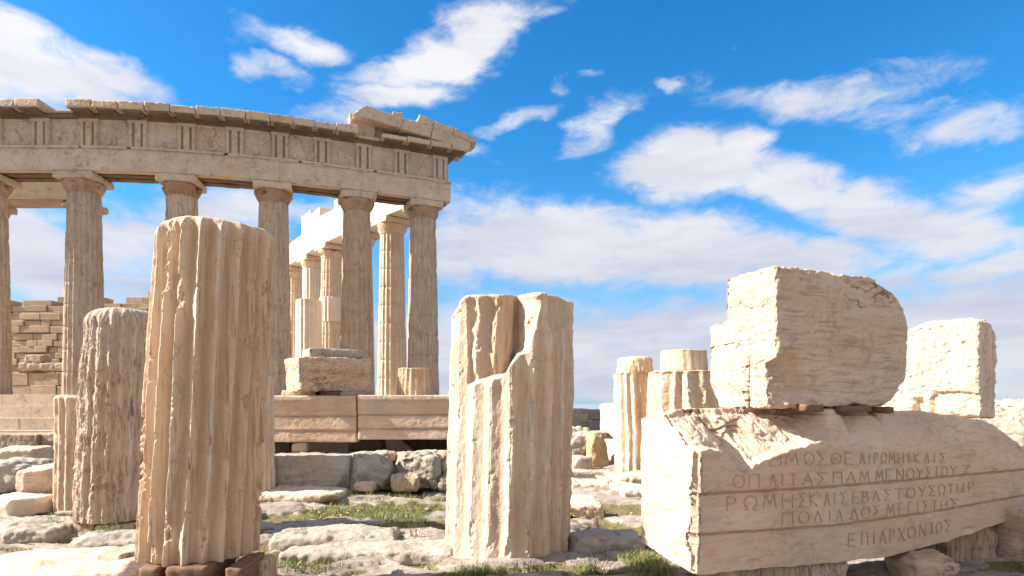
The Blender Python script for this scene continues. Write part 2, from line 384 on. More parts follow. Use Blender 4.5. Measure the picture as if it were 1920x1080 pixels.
def build_ground():
    ny, nx = 620, 640
    yf = np.concatenate([np.linspace(-30, 2.5, 24)[:-1], 2.5*(95/2.5)**np.linspace(0, 1, ny)])
    t = np.linspace(-1, 1, nx)
    Y, T_ = np.meshgrid(yf, t, indexing='ij')
    X = T_*(3.+np.maximum(Y, 2)*.95)+np.sign(T_)*np.abs(T_)**9*60
    x = X.ravel(); y = Y.ravel()
    h, soil = ground_h(x, y)
    h = np.where(y > 88, h-(y-88)*1.2, h)
    idx = np.arange(len(yf)*nx).reshape(len(yf), nx)
    Q = np.stack([idx[:-1, :-1], idx[:-1, 1:], idx[1:, 1:], idx[1:, :-1]], -1).reshape(-1, 4)
    m, T, b = bsdf_mat('bedrock_and_earth')
    co = T.new('ShaderNodeTexCoord').outputs['Object']
    s = T.new('ShaderNodeAttribute', attribute_name='soil').outputs['Fac']
    n1, _ = T.noise(T.vec('MULTIPLY', co, (1., 2.4, 1.)), 1.6, 7, .62, .5); n2, _ = T.noise(T.vec('MULTIPLY', co, (1., 3., 1.)), 11., 6, .68); n3, _ = T.noise(co, 60., 4, .7)
    rockc = T.mix(T.rng(n1, .36, .62), (.43, .365, .305), (.28, .225, .185))
    rockc = T.mix(T.math('MULTIPLY', T.rng(n2, .50, .64), .8), rockc, (.15, .105, .08))
    rockc = T.mix(T.math('MULTIPLY', T.rng(n3, .55, .72), .3), rockc, (.52, .46, .39))
    earth = T.mix(T.rng(n3, .35, .65), (.14, .085, .05), (.30, .20, .125))
    grs = T.mix(T.rng(n3, .3, .7), (.06, .09, .02), (.20, .19, .06))
    earth = T.mix(T.rng(n2, .44, .56), earth, grs)
    sm = T.math('ADD', s, T.math('MULTIPLY', T.math('SUBTRACT', n2, .5), .9))
    T.put(b.inputs['Base Color'], T.mix(T.rng(sm, .35, .6), rockc, earth))
    hh = T.math('ADD', T.math('ADD', T.math('MULTIPLY', n2, 1.), T.math('MULTIPLY', n3, .35)), T.math('MULTIPLY', n1, .6))
    bp = T.new('ShaderNodeBump'); bp.inputs['Strength'].default_value = .8; bp.inputs['Distance'].default_value = .05; T.put(bp.inputs['Height'], hh); T.put(b.inputs['Normal'], bp.outputs[0])
    b.inputs['Roughness'].default_value = .95
    kind(link_mesh('ground', np.stack([x, y, h], 1), Q, m, attr={'soil': soil}), 'structure')
    # the plain far below the hilltop, to the horizon
    m2, T, b = bsdf_mat('far_plain_hazed')
    co = T.new('ShaderNodeTexCoord').outputs['Object']; n, _ = T.noise(co, .002, 5, .6)
    T.put(b.inputs['Base Color'], T.mix(n, (.16, .20, .27), (.22, .25, .31)))  # bluish grey paints the distance haze into the colour of the plain
    th = np.linspace(0, 2*math.pi, 65)[:-1]; rr = [0, 400, 3000, 40000]
    V = [(0, 0, -60)]+[(r*math.cos(a), r*math.sin(a), -60-(r > 20000)*40) for r in rr[1:] for a in th]
    Fs = [(0, 1+i, 1+(i+1) % 64) for i in range(64)]
    for k in range(2):
        for i in range(64): j = (i+1) % 64; Fs.append((1+k*64+i, 1+(k+1)*64+i, 1+(k+1)*64+j, 1+k*64+j))
    kind(link_mesh('plain', V, Fs, m2), 'structure')
build_ground()

# ---------------------------------------------------------------- fluted drums
def drum(name, base, rb, rt, H, lean=(0, 0), N=20, fd=.035, phase=0., wear=.35, rnd=.05, seed=0, mat=None, nt=640, nz=360, lump=.012, fine=.004, carve=None, parent=None, wob=.10, botr=.02, ell=1.):
    k = 14; e = 6
    s_ = np.linspace(0, 1, nz)
    zs = [0.]*e; rs = list(np.linspace(0, 1, e)**1*(1-botr/rb))
    zs += [botr*(1-math.cos(a)) for a in np.linspace(0, math.pi/2, 5)[1:]]; rs += [1-botr/rb+botr/rb*math.sin(a) for a in np.linspace(0, math.pi/2, 5)[1:]]
    zz_ = np.linspace(botr, H-rnd, nz)[1:-1]; zs += list(zz_); rs += [1.]*len(zz_)
    zs += [H-rnd+rnd*math.sin(a) for a in np.linspace(0, math.pi/2, k)]; rs += [1-rnd/rt*(1-math.cos(a)) for a in np.linspace(0, math.pi/2, k)]
    ins = np.linspace(1-rnd/rt, 0, 16)[1:]; zs += [H]*len(ins); rs += list(ins)
    zs = np.array(zs); rs = np.array(rs); nr = len(zs)
    th = np.linspace(0, 2*math.pi, nt+1)[:-1]
    Z, TH = np.meshgrid(zs, th, indexing='ij'); RF = np.repeat(rs[:, None], nt, 1)
    z = Z.ravel(); t = TH.ravel(); rf = RF.ravel()
    r0 = rb+(rt-rb)*z/H
    c3 = np.stack([np.cos(t)*r0, np.sin(t)*r0, z], 1)
    tw = t+wob*(2*math.pi/N)*(fbm(c3*np.array([2, 2, .7])+seed, seed, 2)*1.0+.35*fbm(c3*np.array([6, 6, 5.])+seed, seed+50, 3))
    ph = (tw*N/(2*math.pi)+phase) % 1.
    depth = fd*(1-np.abs(2*ph-1)**1.6)
    wn = fbm(c3*np.array([2.2, 2.2, 1.1])+seed*2, seed+4, 3)
    wmin = fd*np.clip(wear*(1+2.2*wn), 0, .95)
    # worn arrises: rounded off and nicked
    d = np.maximum(depth, wmin*.55)+np.where(depth < wmin, (wmin-depth)*.3, 0)
    nick = np.maximum(0, fbm(c3*np.array([6, 6, 4.])+seed, seed+9, 4, .6)-.18)*fd*1.3+.12*fd*np.maximum(0, noise3(c3*np.array([14, 14, 9.]), seed+12))
    d = d+nick*np.clip(1-depth/fd, 0, 1)**1.5
    topf = 1-.75*sstep(z, H-rnd*1.3, H)
    rad = rf*r0-d*topf*sstep(rf, .55, .97)+(lump*fbm(c3*1.5+seed*5, seed+1, 4)+fine*fbm(c3*np.array([16, 16, 7.]), seed+2, 4, .6))*sstep(rf, .1, .6)
    z2 = z+np.where(z > H-rnd*1.5, 1, 0)*(.02*fbm(c3*2.2*np.array([1, 1, 0])*rf[:, None]+seed, seed+6, 3))+np.where(z > H-1e-6, .006*fbm(np.stack([c3[:, 0]*rf*9, c3[:, 1]*rf*9, z*0], 1), seed+8, 3), 0)
    hol = np.clip(depth/fd, 0, 1)**2*sstep(rf, .5, .97)
    if carve is not None: rad, z2, br = carve(t, z2, rad, rf, c3); hol = np.maximum(hol*(1-br), br*1.3)
    lx = lean[0]*(z/H); ly = lean[1]*(z/H)
    V = np.stack([np.cos(t)*rad*ell+lx+base[0], np.sin(t)*rad+ly+base[1], z2+base[2]], 1)
    idx = np.arange(nr*nt).reshape(nr, nt); nx_ = np.roll(idx, -1, 1)
    Q = np.stack([idx[:-1], nx_[:-1], nx_[1:], idx[1:]], -1).reshape(-1, 4)
    return link_mesh(name, V, Q, mat, loc=tuple(base), parent=parent, attr={'hollow': hol})
def pdrum(name, label, cat, px, pxt, w_b, w_t, yt, yb, Y, group=None, depthlean=0., **kw):
    """px/pxt: bottom and top centre; w_b/w_t widths, in photo pixels at distance Y (to the axis)"""
    st = 1/math.cos(math.atan((px-CX)/F))*.98
    rb = w_b/2/F*Y/st; rt = w_t/2/F*Y/st; base = (gx(px, Y), Y, zz(yb, Y-rb))
    H = zz(yt, Y-(rt-.05 if yt < HY else 0))-base[2]
    o = drum(name, base, rb, rt, H, lean=(gx(pxt, Y)-gx(px, Y), depthlean), **kw)
    if label: tag(o, label, cat, group)
    return o, base, rb, H
# tall drum
o1, b1, r1, H1 = pdrum('column_drum', 'tallest fluted marble column drum, standing on dark wooden blocks in the left foreground', 'column drum', 373, 409, 234, 232, 402, 1066, 5.2,
    fd=.085, wear=.10, rnd=.11, seed=3, mat=M_drum, N=20, phase=.35, nt=1000, nz=600, lump=.010, fine=.004, wob=.11)
o2, b2, r2, H2 = pdrum('column_drum', 'rough brown column drum with worn flutes and domed top, just left of the tallest drum', 'column drum', 212, 232, 152, 150, 574, 985, 7.75,
    fd=.045, wear=.45, rnd=.20, seed=11, mat=M_drum2, N=20, phase=.1, nt=640, nz=400, lump=.016, fine=.014, wob=.13)
o3, b3, r3, H3 = pdrum('column_drum', 'small sharply fluted column drum at the far left, half hidden behind the rough brown drum', 'column drum', 141, 143, 84, 84, 742, 963, 8.7,
    fd=.030, wear=.15, rnd=.06, seed=17, mat=M_drum, N=16, phase=.6, nt=480, nz=240, wob=.12)
o4, b4, r4, H4 = pdrum('column_drum', 'slim pale fluted drum mostly hidden behind the right edge of the tallest drum', 'column drum', 476, 476, 82, 76, 705, 936, 10.6,
    fd=.028, wear=.3, rnd=.04, seed=23, mat=M_cut, N=20, nt=480, nz=200, wob=.15)
# broken drum in the centre
YC = 6.9
def carve_c(t, z, rad, rf, c3):
    x = np.cos(t)*rad; y = np.sin(t)*rad
    px = CX+F*(gx(952, YC)+x)/(YC+y); py = HY-F*(z+bz_c-EYE)/(YC+y)
    front = sstep(-np.sin(t), -.05, .12)
    hh = z.max(); z = z-.17*sstep(-np.cos(t)*rf, .66, 1.)**1.5*sstep(z, hh-.3, hh)
    wob = fbm(np.stack([px*.012, py*.012, px*0], 1), 5, 4)*9
    # main break: lower lip as a function of px
    lip = np.interp(px+wob*.5, [842, 866, 874, 905, 938, 948, 966, 984, 1000, 1010], [545, 578, 718, 716, 708, 690, 668, 660, 600, 545])
    dz = lip+wob-py                                  # >0 above the lip
    side = sstep(px+wob, 862, 892)*sstep(-(px+wob*.6), -1006, -972)
    inside = front*side*sstep(dz, 0, 14)
    depth = .08+.12*sstep(px, 875, 955)+.14*sstep(px, 935, 962)+.05*sstep(-py, -720, -560)
    depth = depth+.02*fbm(np.stack([px*.02+py*.004, py*.011, px*0], 1), 15, 4)+.03*np.where(px > 930, ridge(np.stack([px*.045+py*.012, py*.004, px*0], 1), 4, 2), 0)
    rad = rad-inside*depth*rf
    # notch high on the right
    lip2 = np.interp(px+wob, [1008, 1022, 1040, 1062, 1080], [560, 622, 630, 612, 560])
    in2 = front*sstep(px+wob*.7, 1012, 1026)*sstep(lip2+wob*.5-py, 0, 10)
    rad = rad-in2*(.05+.03*sstep(-py, -620, -560))*rf
    # a long smoothed face below the break
    sm = front*sstep(px, 855, 885)*sstep(-px, -960, -915)*sstep(py, 700, 760)
    sm = sm*.35; rad = np.where(True, rad*(1-sm)+sm*np.minimum(rad, .60+.008*fbm(c3*3, 6, 3)), rad)
    return rad, z, np.clip(inside*sstep(px, 866, 880)*sstep(-px, -985, -955)+in2*.7, 0, 1)
bz_c = zz(1058, YC-.66)
o5, b5, r5, H5 = pdrum('column_drum', 'column drum with a deep broken hollow near its top, alone in the centre foreground', 'column drum', 952, 962, 234, 229, 545, 1058, YC,
    fd=.055, wear=.25, rnd=.06, seed=31, mat=M_cut, N=20, phase=.0, nt=1000, nz=620, lump=.014, fine=.006, carve=carve_c, wob=.12)
# stumps at mid right
sA = empty('column_stump', (gx(1188, 14.4), 14.4, 0)); tag(sA, 'narrow fluted column stump capped by a loose chipped stone, left of the wide flared stump', 'column stump')
def sub(root, nm, px, pxt, wb, wt, yt, yb, Y, **kw):
    st = 1/math.cos(math.atan((px-CX)/F)); base = (gx(px, Y), Y, zz(yb, Y-.3))
    return drum(nm, base, wb/2/F*Y/st, wt/2/F*Y/st, zz(yt, Y)-base[2], lean=(gx(pxt, Y)-gx(px, Y), 0), parent=root, **kw)
sub(sA, 'shaft', 1189, 1184, 76, 70, 701, 888, 14.4, fd=.05, wear=.25, rnd=.02, seed=41, mat=M_cut, N=16, phase=.2, nt=360, nz=150, wob=.25)
capA = pdrum('broken_cap_stone', 'chipped rounded stone lying on top of the narrow fluted stump', 'stone', 1190, 1188, 72, 66, 668, 699, 14.4, fd=.012, wear=.9, rnd=.10, seed=43, mat=M_cut, N=16, nt=200, nz=60, lump=.06, fine=.015)
sB = pdrum('column_stump', 'wide flared column stump with deep wavy flutes, behind the left end of the inscribed block', 'column stump', 1286, 1281, 160, 134, 694, 880, 13.4, fd=.10, wear=.12, rnd=.05, seed=47, mat=M_cut, N=16, phase=.3, nt=480, nz=200, lump=.02, wob=.3)
pdrum('small_drum', 'small pale column drum lying on top of the wide flared stump', 'column drum', 1282, 1282, 90, 87, 655, 694, 13.6, fd=.02, wear=.5, rnd=.03, seed=53, mat=M_cut, N=20, nt=300, nz=60, wob=.2)
pdrum('small_drum', 'short fluted drum standing on the long beam in front of the rightmost temple column', 'column drum', 775, 776, 64, 58, 690, 743, 12.9, fd=.03, wear=.15, rnd=.03, seed=59, mat=M_drum, N=20, nt=300, nz=70, wob=.1)
# ---------------------------------------------------------------- the temple
ZS = 1.97; ZC = 12.45                            # stylobate and top of the columns
def fy(px): return 29.1+8.5e-6*max(0., px-100)**2
def fpt(px, off=0.):
    """plan point on the (gently curved) front, off metres towards the viewer"""
    a = np.array([gx(px-4, fy(px-4)), fy(px-4)]); b = np.array([gx(px+4, fy(px+4)), fy(px+4)])
    t = (b-a)/np.linalg.norm(b-a); n = np.array([t[1], -t[0]])
    return (a+b)/2+n*off
class MB:
    def __init__(s): s.v = []; s.f = []
    def quadbox(s, pts):           # 8 points: bottom 4 (ccw), top 4
        o = len(s.v); s.v += [tuple(p) for p in pts]
        for q in ((3, 2, 1, 0), (4, 5, 6, 7), (0, 1, 5, 4), (1, 2, 6, 5), (2, 3, 7, 6), (3, 0, 4, 7)): s.f.append(tuple(o+i for i in q))
    def seg(s, p0, p1, o0, o1, z0, z1, z0b=None, z1b=None):
        """prism along the front from px p0 to p1 between offsets o0 (back) < o1 (front)"""
        A = fpt(p0, o1); B = fpt(p1, o1); C = fpt(p1, o0); D = fpt(p0, o0)
        zb = z0 if z0b is None else z0b; zt = z1 if z1b is None else z1b
        s.quadbox([(*A, z0), (*B, zb), (*C, zb), (*D, z0), (*A, z1), (*B, zt), (*C, zt), (*D, z1)])
    def box(s, c, w, d, h, rot=0):
        k = boxcorners(c[0], c[1], c[2], w, d, h, rot)
        s.quadbox([k[(-1, -1, -1)], k[(1, -1, -1)], k[(1, 1, -1)], k[(-1, 1, -1)], k[(-1, -1, 1)], k[(1, -1, 1)], k[(1, 1, 1)], k[(-1, 1, 1)]])
    def build(s, name, mat, parent=None, bevel=0., smooth=False, rough=0.):
        V = np.array(s.v)
        loc = parent_world(parent) if parent is not None else V.mean(0)
        if parent is None: loc[2] = V[:, 2].min()
        o = link_mesh(name, V, s.f, mat, loc=tuple(loc), smooth=smooth, parent=parent)
        if bevel:
            m = o.modifiers.new('b', 'BEVEL'); m.width = bevel; m.segments = 2; m.limit_method = 'ANGLE'
        return o
temple = empty('marble_temple', (gx(480, 31), 31, ZS)); tag(temple, 'ruined marble Doric temple with curved columned front behind the drums', 'temple')
tx, ty = temple.location[0], temple.location[1]
# --- columns
def col_meshes(seed, rb=.885, rt=.70, h=ZC-ZS, N=20):
    nt = N*8; capz = h-.86
    joints = [capz*k/9. for k in range(1, 9)]
    zs = sorted(set([0]+[q for j in joints for q in (j-.04, j-.012, j+.012, j+.04)]+list(np.linspace(0, capz, 46))))
    zs = np.array(zs); th = np.linspace(0, 2*math.pi, nt+1)[:-1]
    Z, TH = np.meshgrid(zs, th, indexing='ij'); z = Z.ravel(); t = TH.ravel()
    r = rb+(rt-rb)*(z/capz)**1.25
    ph = (t*N/(2*math.pi)) % 1.
    c3 = np.stack([np.cos(t)*r, np.sin(t)*r, z], 1)
    wearn = np.clip(.02+.35*fbm(c3*1.1+seed*5, seed, 3), 0, .8)
    fd = .085*(r/rb); dep = fd*(1-np.abs(2*ph-1)**2.2); dep = np.maximum(dep, fd*wearn)
    d = dep+.05*np.maximum(0, fbm(c3*1.7+seed*9, seed+3, 4)-.32)*2.5
    for j in joints: d = d+.022*(np.abs(z-j) < .02)
    r = r-d+.004*fbm(c3*8, seed+7, 3)
    V = np.stack([np.cos(t)*r, np.sin(t)*r, z], 1); nr = len(zs); idx = np.arange(nr*nt).reshape(nr, nt); nx_ = np.roll(idx, -1, 1)
    Q = np.stack([idx[:-1], nx_[:-1], nx_[1:], idx[1:]], -1).reshape(-1, 4)
    # echinus (lathe) with broken bites, abacus
    pr = [(0, capz-.02), (rt*.985, capz-.02), (rt*1.0, capz), (rt*1.03, capz+.05), (rt*1.10, capz+.13), (rt*1.22, capz+.29), (rt*1.30, capz+.42), (rt*1.31, capz+.49), (rt*1.27, capz+.52), (0, capz+.52)]
    pp = []
    for (a, b), (c, d2) in zip(pr[:-1], pr[1:]):
        for k in range(6): pp.append((a+(c-a)*k/6, b+(d2-b)*k/6))
    pp.append(pr[-1]); ne = 96; th = np.linspace(0, 2*math.pi, ne+1)[:-1]
    PR = np.array(pp); RR = np.repeat(PR[:, 0:1], ne, 1).ravel(); ZZ = np.repeat(PR[:, 1:2], ne, 1).ravel(); TT = np.tile(th, len(pp))
    c3 = np.stack([np.cos(TT)*RR, np.sin(TT)*RR, ZZ], 1)
    bite = np.maximum(0, fbm(c3*1.5+seed*3+40, seed+13, 3)-.12)*.85
    RR = RR*(1-np.minimum(bite, .33)*sstep(RR, rt*.9, rt*1.3))
    E = np.stack([np.cos(TT)*RR, np.sin(TT)*RR, ZZ], 1); ie = np.arange(len(pp)*ne).reshape(len(pp), ne); nn = np.roll(ie, -1, 1)
    QE = np.stack([ie[:-1], nn[:-1], nn[1:], ie[1:]], -1).reshape(-1, 4)
    a = .90
    A, QA = rock((a, a, .18), lambda s: s*np.array([a, a, .17])+np.array([0, 0, h-.17]), res=.06, r=.02, chip=.14, lump=.02, fine=.008, seed=seed+5)
    return (V, Q), (E, QE), (A, QA)
variants = [col_meshes(s) for s in (3, 8, 14)]
vmesh = {}
def column(x, y, rot, k, mats=(None, None, None), sc=1.):
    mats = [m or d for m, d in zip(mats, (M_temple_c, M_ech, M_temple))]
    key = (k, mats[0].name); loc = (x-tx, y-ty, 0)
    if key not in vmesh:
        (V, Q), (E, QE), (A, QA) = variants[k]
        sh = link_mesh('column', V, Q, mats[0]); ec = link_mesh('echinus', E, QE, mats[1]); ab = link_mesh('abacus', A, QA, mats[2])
        vmesh[key] = (sh.data, ec.data, ab.data)
        sh.parent = temple; ec.parent = sh; ab.parent = sh
    else:
        sh, ec, ab = [bpy.data.objects.new(n, m) for n, m in zip(('column', 'echinus', 'abacus'), vmesh[key])]
        for q in (sh, ec, ab): COL.objects.link(q)
        sh.parent = temple; ec.parent = sh; ab.parent = sh
    sh.location = loc; sh.rotation_euler = (0, 0, rot); sh.scale = (sc, sc, 1)
    return sh
front_px = [-190, -20, 158, 341, 513, 669, 793]
for i, px in enumerate(front_px):
    q_ = float(px)
    for _ in range(12):
        c = fpt(q_, -.88); q_ += px-(CX+F*c[0]/c[1])
    a = fpt(px-5)-fpt(px+5)
    rot = math.atan2(-a[1], -a[0])
    column(c[0], c[1], rot, i % 3)
# north flank, seen from inside: c2..c8
flank = [(735, 37.2), (677, 40.2), (622, 43.4), (587, 46.9), (556, 50.6), (530, 54.4), (508, 58.3)]
fl = [np.array([gx(px, Y), Y]) for px, Y in flank]
corner = c.copy()
for i, p in enumerate(fl):
    d = fl[1]-fl[0]
    column(p[0], p[1], math.atan2(d[1], d[0]), (i+1) % 3, (M_flank, M_flank, M_flank))
# restored white drums set into the far flank columns
mbw = []
def band(p, z0, z1, r, mat):
    th = np.linspace(0, 2*math.pi, 161)[:-1]; d = .06*(1-np.abs(2*((th*20/(2*math.pi)) % 1)-1)**2.2)
    rr = r-d; V = np.concatenate([np.stack([p[0]+np.cos(th)*rr, p[1]+np.sin(th)*rr, np.full(160, z)], 1) for z in (z0, z1)])
    i = np.arange(160); j = (i+1) % 160; Q = np.stack([i, j, j+160, i+160], 1)
    return link_mesh('restored_drum', V, Q, mat, loc=tuple(parent_world(temple)), parent=temple)
band(fl[3], ZS+7.2, ZS+9.6, .77, M_white); band(fl[2], ZS+5.2, ZS+6.9, .82, M_white); band(fl[2], ZS+.1, ZS+2.6, .90, M_white); band(fl[3], ZS+.1, ZS+3.4, .89, M_white)
# pronaos pair at the left with their beam
for i, px in enumerate((-14, 161)): column(gx(px, 34.2), 34.2, 0, i+1, (M_wall, M_wall, M_wall), .86)
m = MB()
for a, b in ((-190, -14), (-14, 166)): m.quadbox([(gx(a, 33.4), 33.4, ZC+.01), (gx(b, 33.4), 33.4, ZC+.01), (gx(b, 34.9), 34.9, ZC+.01), (gx(a, 34.9), 34.9, ZC+.01), (gx(a, 33.4), 33.4, ZC+1.2), (gx(b, 33.4), 33.4, ZC+1.2), (gx(b, 34.9), 34.9, ZC+1.2), (gx(a, 34.9), 34.9, ZC+1.2)])
m.build('inner_beam', M_wall, temple, .03)
# --- architrave blocks of the front: three beams side by side, joints over the columns
Z1 = 13.60; Z2 = 14.86
joints = [-350, -178, -6, 166, 349, 524, 680, 780, 845]
subd = lambda a, b, n: [a+(b-a)*k/n for k in range(n+1)]
for a, b in zip(joints[:-1], joints[1:]):
    def wf(s, a=a, b=b):
        px = a+(b-a)*(s[:, 0]+1)/2; off = -.22-s[:, 1]*.22; o = np.zeros((len(s), 3))
        kx = np.linspace(a, b, 9); pts = np.array([fpt(q, 0.) for q in kx]); bk = np.array([fpt(q, -1.72) for q in kx])
        w = (off/-1.72)
        for j in (0, 1): o[:, j] = np.interp(px, kx, pts[:, j])*(1-w)+np.interp(px, kx, bk[:, j])*w
        o[:, 2] = ZC+.012+(Z1-.12-ZC)*(s[:, 2]+1)/2
        return o
    V, Q = rock((abs(b-a)/80., .86, .55), wf, res=.05, r=.012, chip=.05, lump=.010, fine=.006, seed=int(abs(a))+3, maxn=110)
    ab_ = link_mesh('architrave_block', V, Q, M_temple, loc=tuple(parent_world(temple)), parent=temple)
    for q0, q1 in ((-1.06, -.62), (-1.70, -1.24)):
        m = MB(); kk = subd(a+.6, b-.6, 6)
        for c_, d_ in zip(kk[:-1], kk[1:]): m.seg(c_, d_, q0, q1, ZC+.015+rng.uniform(0, .04), Z1-.2)
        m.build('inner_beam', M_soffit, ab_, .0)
m = MB()   # the taenia band, broken here and there, with regulae
for a, b in [(-340, -60), (-55, 148), (153, 238), (246, 420), (428, 560), (566, 700), (706, 846)]:
    ks = subd(a, b, max(2, int((b-a)/16)))
    for p, q in zip(ks[:-1], ks[1:]): m.seg(p, q, -1.6, .07, Z1-.12+rng.uniform(-.004, .004), Z1)
trig = [-283, -193, -103, -14, 76, 167, 258.5, 350, 440, 525, 604, 682, 753, 825]
tw = [17.5]*9+[16.5, 16, 15.5, 14.5, 13.5]
for c, w in zip(trig, tw):
    if rng.random() < .8: m.seg(c-w, c+w*rng.uniform(.3, 1), -.1, .055, Z1-.19, Z1-.123)
m.build('taenia', M_temple, temple, .006)
# --- frieze: backing, metopes with worn relief, triglyphs
fr = MB()
for p, q in zip(subd(-340, 842, 60)[:-1], subd(-340, 842, 60)[1:]): fr.seg(p, q, -1.6, -.13, Z1+.002, Z2)
frieze = fr.build('frieze', M_temple, temple)
def relief(a, b, seed):
    nx, nz = 90, 80; u = np.linspace(0, 1, nx); w = np.linspace(0, 1, nz); U, W = np.meshgrid(u, w, indexing='ij'); U = U.ravel(); W = W.ravel()
    g = random.Random(seed)
    d = np.zeros_like(U)
    for k in range(g.choice((1, 2, 2))):              # worn remains of figures: leaning ridged shapes
        cx, cz = g.uniform(.25, .75), g.uniform(.35, .6); ang = g.uniform(-1.2, 1.2)
        pts = [(cx, cz)]
        for s in range(4): ang += g.uniform(-1.1, 1.1); pts.append((min(.9, max(.1, pts[-1][0]+.2*math.cos(ang))), min(.9, max(.08, pts[-1][1]+.2*math.sin(ang)))))
        pts = [(cx-g.uniform(-.2, .2), .08)]+pts
        for (x0, y0), (x1, y1) in zip(pts[:-1], pts[1:]):
            L = (x1-x0)**2+(y1-y0)**2+1e-6; t = np.clip(((U-x0)*(x1-x0)+(W-y0)*(y1-y0))/L, 0, 1)
            dist = np.hypot(U-x0-t*(x1-x0), W-y0-t*(y1-y0)); d = np.maximum(d, .12*(1-sstep(dist, .03, .085)))
    P3 = np.stack([U*1.2, W*1.2, U*0+seed*3.3], 1)
    d = d*np.clip(.65+fbm(P3*2.5, seed, 3), 0, 1.1)+.018*fbm(P3*2, seed+2, 4)+.012*ridge(P3*2.2, seed+5, 3)
    d = d+.05*sstep(W, .93, .95)
    px = a+(b-a)*U; kx = np.linspace(a, b, 5); p0 = np.array([fpt(q, 0.) for q in kx]); p1 = np.array([fpt(q, 1.) for q in kx])
    o = np.zeros((len(U), 3)); off = -.09+d
    for j in (0, 1): o[:, j] = np.interp(px, kx, p0[:, j])*(1-off)+np.interp(px, kx, p1[:, j])*off
    o[:, 2] = Z1+.004+(Z2-Z1-.01)*W
    idx = np.arange(nx*nz).reshape(nx, nz); Q = np.stack([idx[:-1, :-1], idx[1:, :-1], idx[1:, 1:], idx[:-1, 1:]], -1).reshape(-1, 4)
    link_mesh('metope', o, Q, M_temple, loc=tuple(parent_world(temple)), parent=frieze)
for (c, w), (c2, w2) in zip(list(zip(trig, tw))[:-1], list(zip(trig, tw))[1:]): relief(c+w-1, c2-w2+1, int(abs(c))+2)
for c, w in zip(trig, tw):
    m = MB(); wx = [(-1, -.86, 0), (-.78, -.50, 1), (-.42, -.14, 1), (.0, 0, 0)]
    prof = [(-1, -.04), (-.86, .06), (-.60, .06), (-.5, -.09), (-.40, -.09), (-.30, .06), (.30, .06), (.40, -.09), (.5, -.09), (.60, .06), (.86, .06), (1, -.04)]
    for (x0, d0), (x1, d1) in zip(prof[:-1], prof[1:]):
        A = fpt(c+x0*w, d0); B = fpt(c+x1*w, d1); C = fpt(c+x1*w, -.12); D = fpt(c+x0*w, -.12)
        za, zb = Z1+.006, Z2-.17
        m.quadbox([(*A, za), (*B, za), (*C, za), (*D, za), (*A, zb), (*B, zb), (*C, zb), (*D, zb)])
    m.seg(c-w*1.02, c+w*1.02, -.12, .065, Z2-.168, Z2-.01)
    m.build('triglyph', M_temple, frieze, 0)
# right-hand end of the frieze/architrave is closed by the return towards the flank
# --- cornice: separate worn blocks with mutules under them
Z3 = 15.04
cor = MB()
for p, q in zip(subd(-340, 700, 50)[:-1], subd(-340, 700, 50)[1:]): cor.seg(p, q, -1.5, .12, Z2+.002, Z3)
for p, q in zip(subd(700, 852, 9)[:-1], subd(700, 852, 9)[1:]): cor.seg(p, q, -1.5, .12, Z2+.002, Z3)
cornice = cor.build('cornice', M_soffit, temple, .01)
edges = [(-340, -292), (-290, -244), (-242, -196), (-194, -148), (-146, -98), (-96, -49), (-47, 1), (2, 48), (49, 93), (142, 187), (189, 234), (236, 281), (283, 328), (329, 374), (375, 419), (420, 464), (465, 508), (509, 550), (551, 589), (590, 628), (629, 668), (712, 757), (758, 800), (801, 838), (839, 868)]
tops = dict(zip([e[0] for e in edges], [rng.uniform(-.05, .05) for _ in edges]))
def cblock(a, b, zt, zb, front, seed, mat=M_temple, chip=.08, back=-.9):
    def wf(s):
        px = a+(b-a)*(s[:, 0]+1)/2; off = front+(back-front)*(s[:, 1]+1)/2; o = np.zeros((len(s), 3))
        kx = np.linspace(a, b, 3); p0 = np.array([fpt(q, 0.) for q in kx]); p1 = np.array([fpt(q, 1.) for q in kx])
        for j in (0, 1): o[:, j] = np.interp(px, kx, p0[:, j])*(1-off)+np.interp(px, kx, p1[:, j])*off
        o[:, 2] = zb+(zt-zb)*(s[:, 2]+1)/2
        return o
    V, Q = rock((abs(b-a)/80., (front-back)/2, (zt-zb)/2), wf, res=.045, r=.015, chip=chip, lump=.014, fine=.010, seed=seed)
    link_mesh('cornice_block', V, Q, mat, loc=tuple(parent_world(temple)), parent=cornice)
for a, b in edges:
    hi = 15.42 if a < 640 else 15.30
    cblock(a, b, hi+tops[a], Z3+.03, .72, int(abs(a))*2+1)
    mm = MB(); c0 = (a+b)/2; hw = (b-a)*.36
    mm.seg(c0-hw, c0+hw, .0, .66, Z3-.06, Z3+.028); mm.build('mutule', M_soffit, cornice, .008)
cblock(94, 141, 15.18, Z3+.01, .22, 777, M_wall, .2)
cblock(669, 711, 15.16, Z3+.01, .30, 779, M_temple, .2)
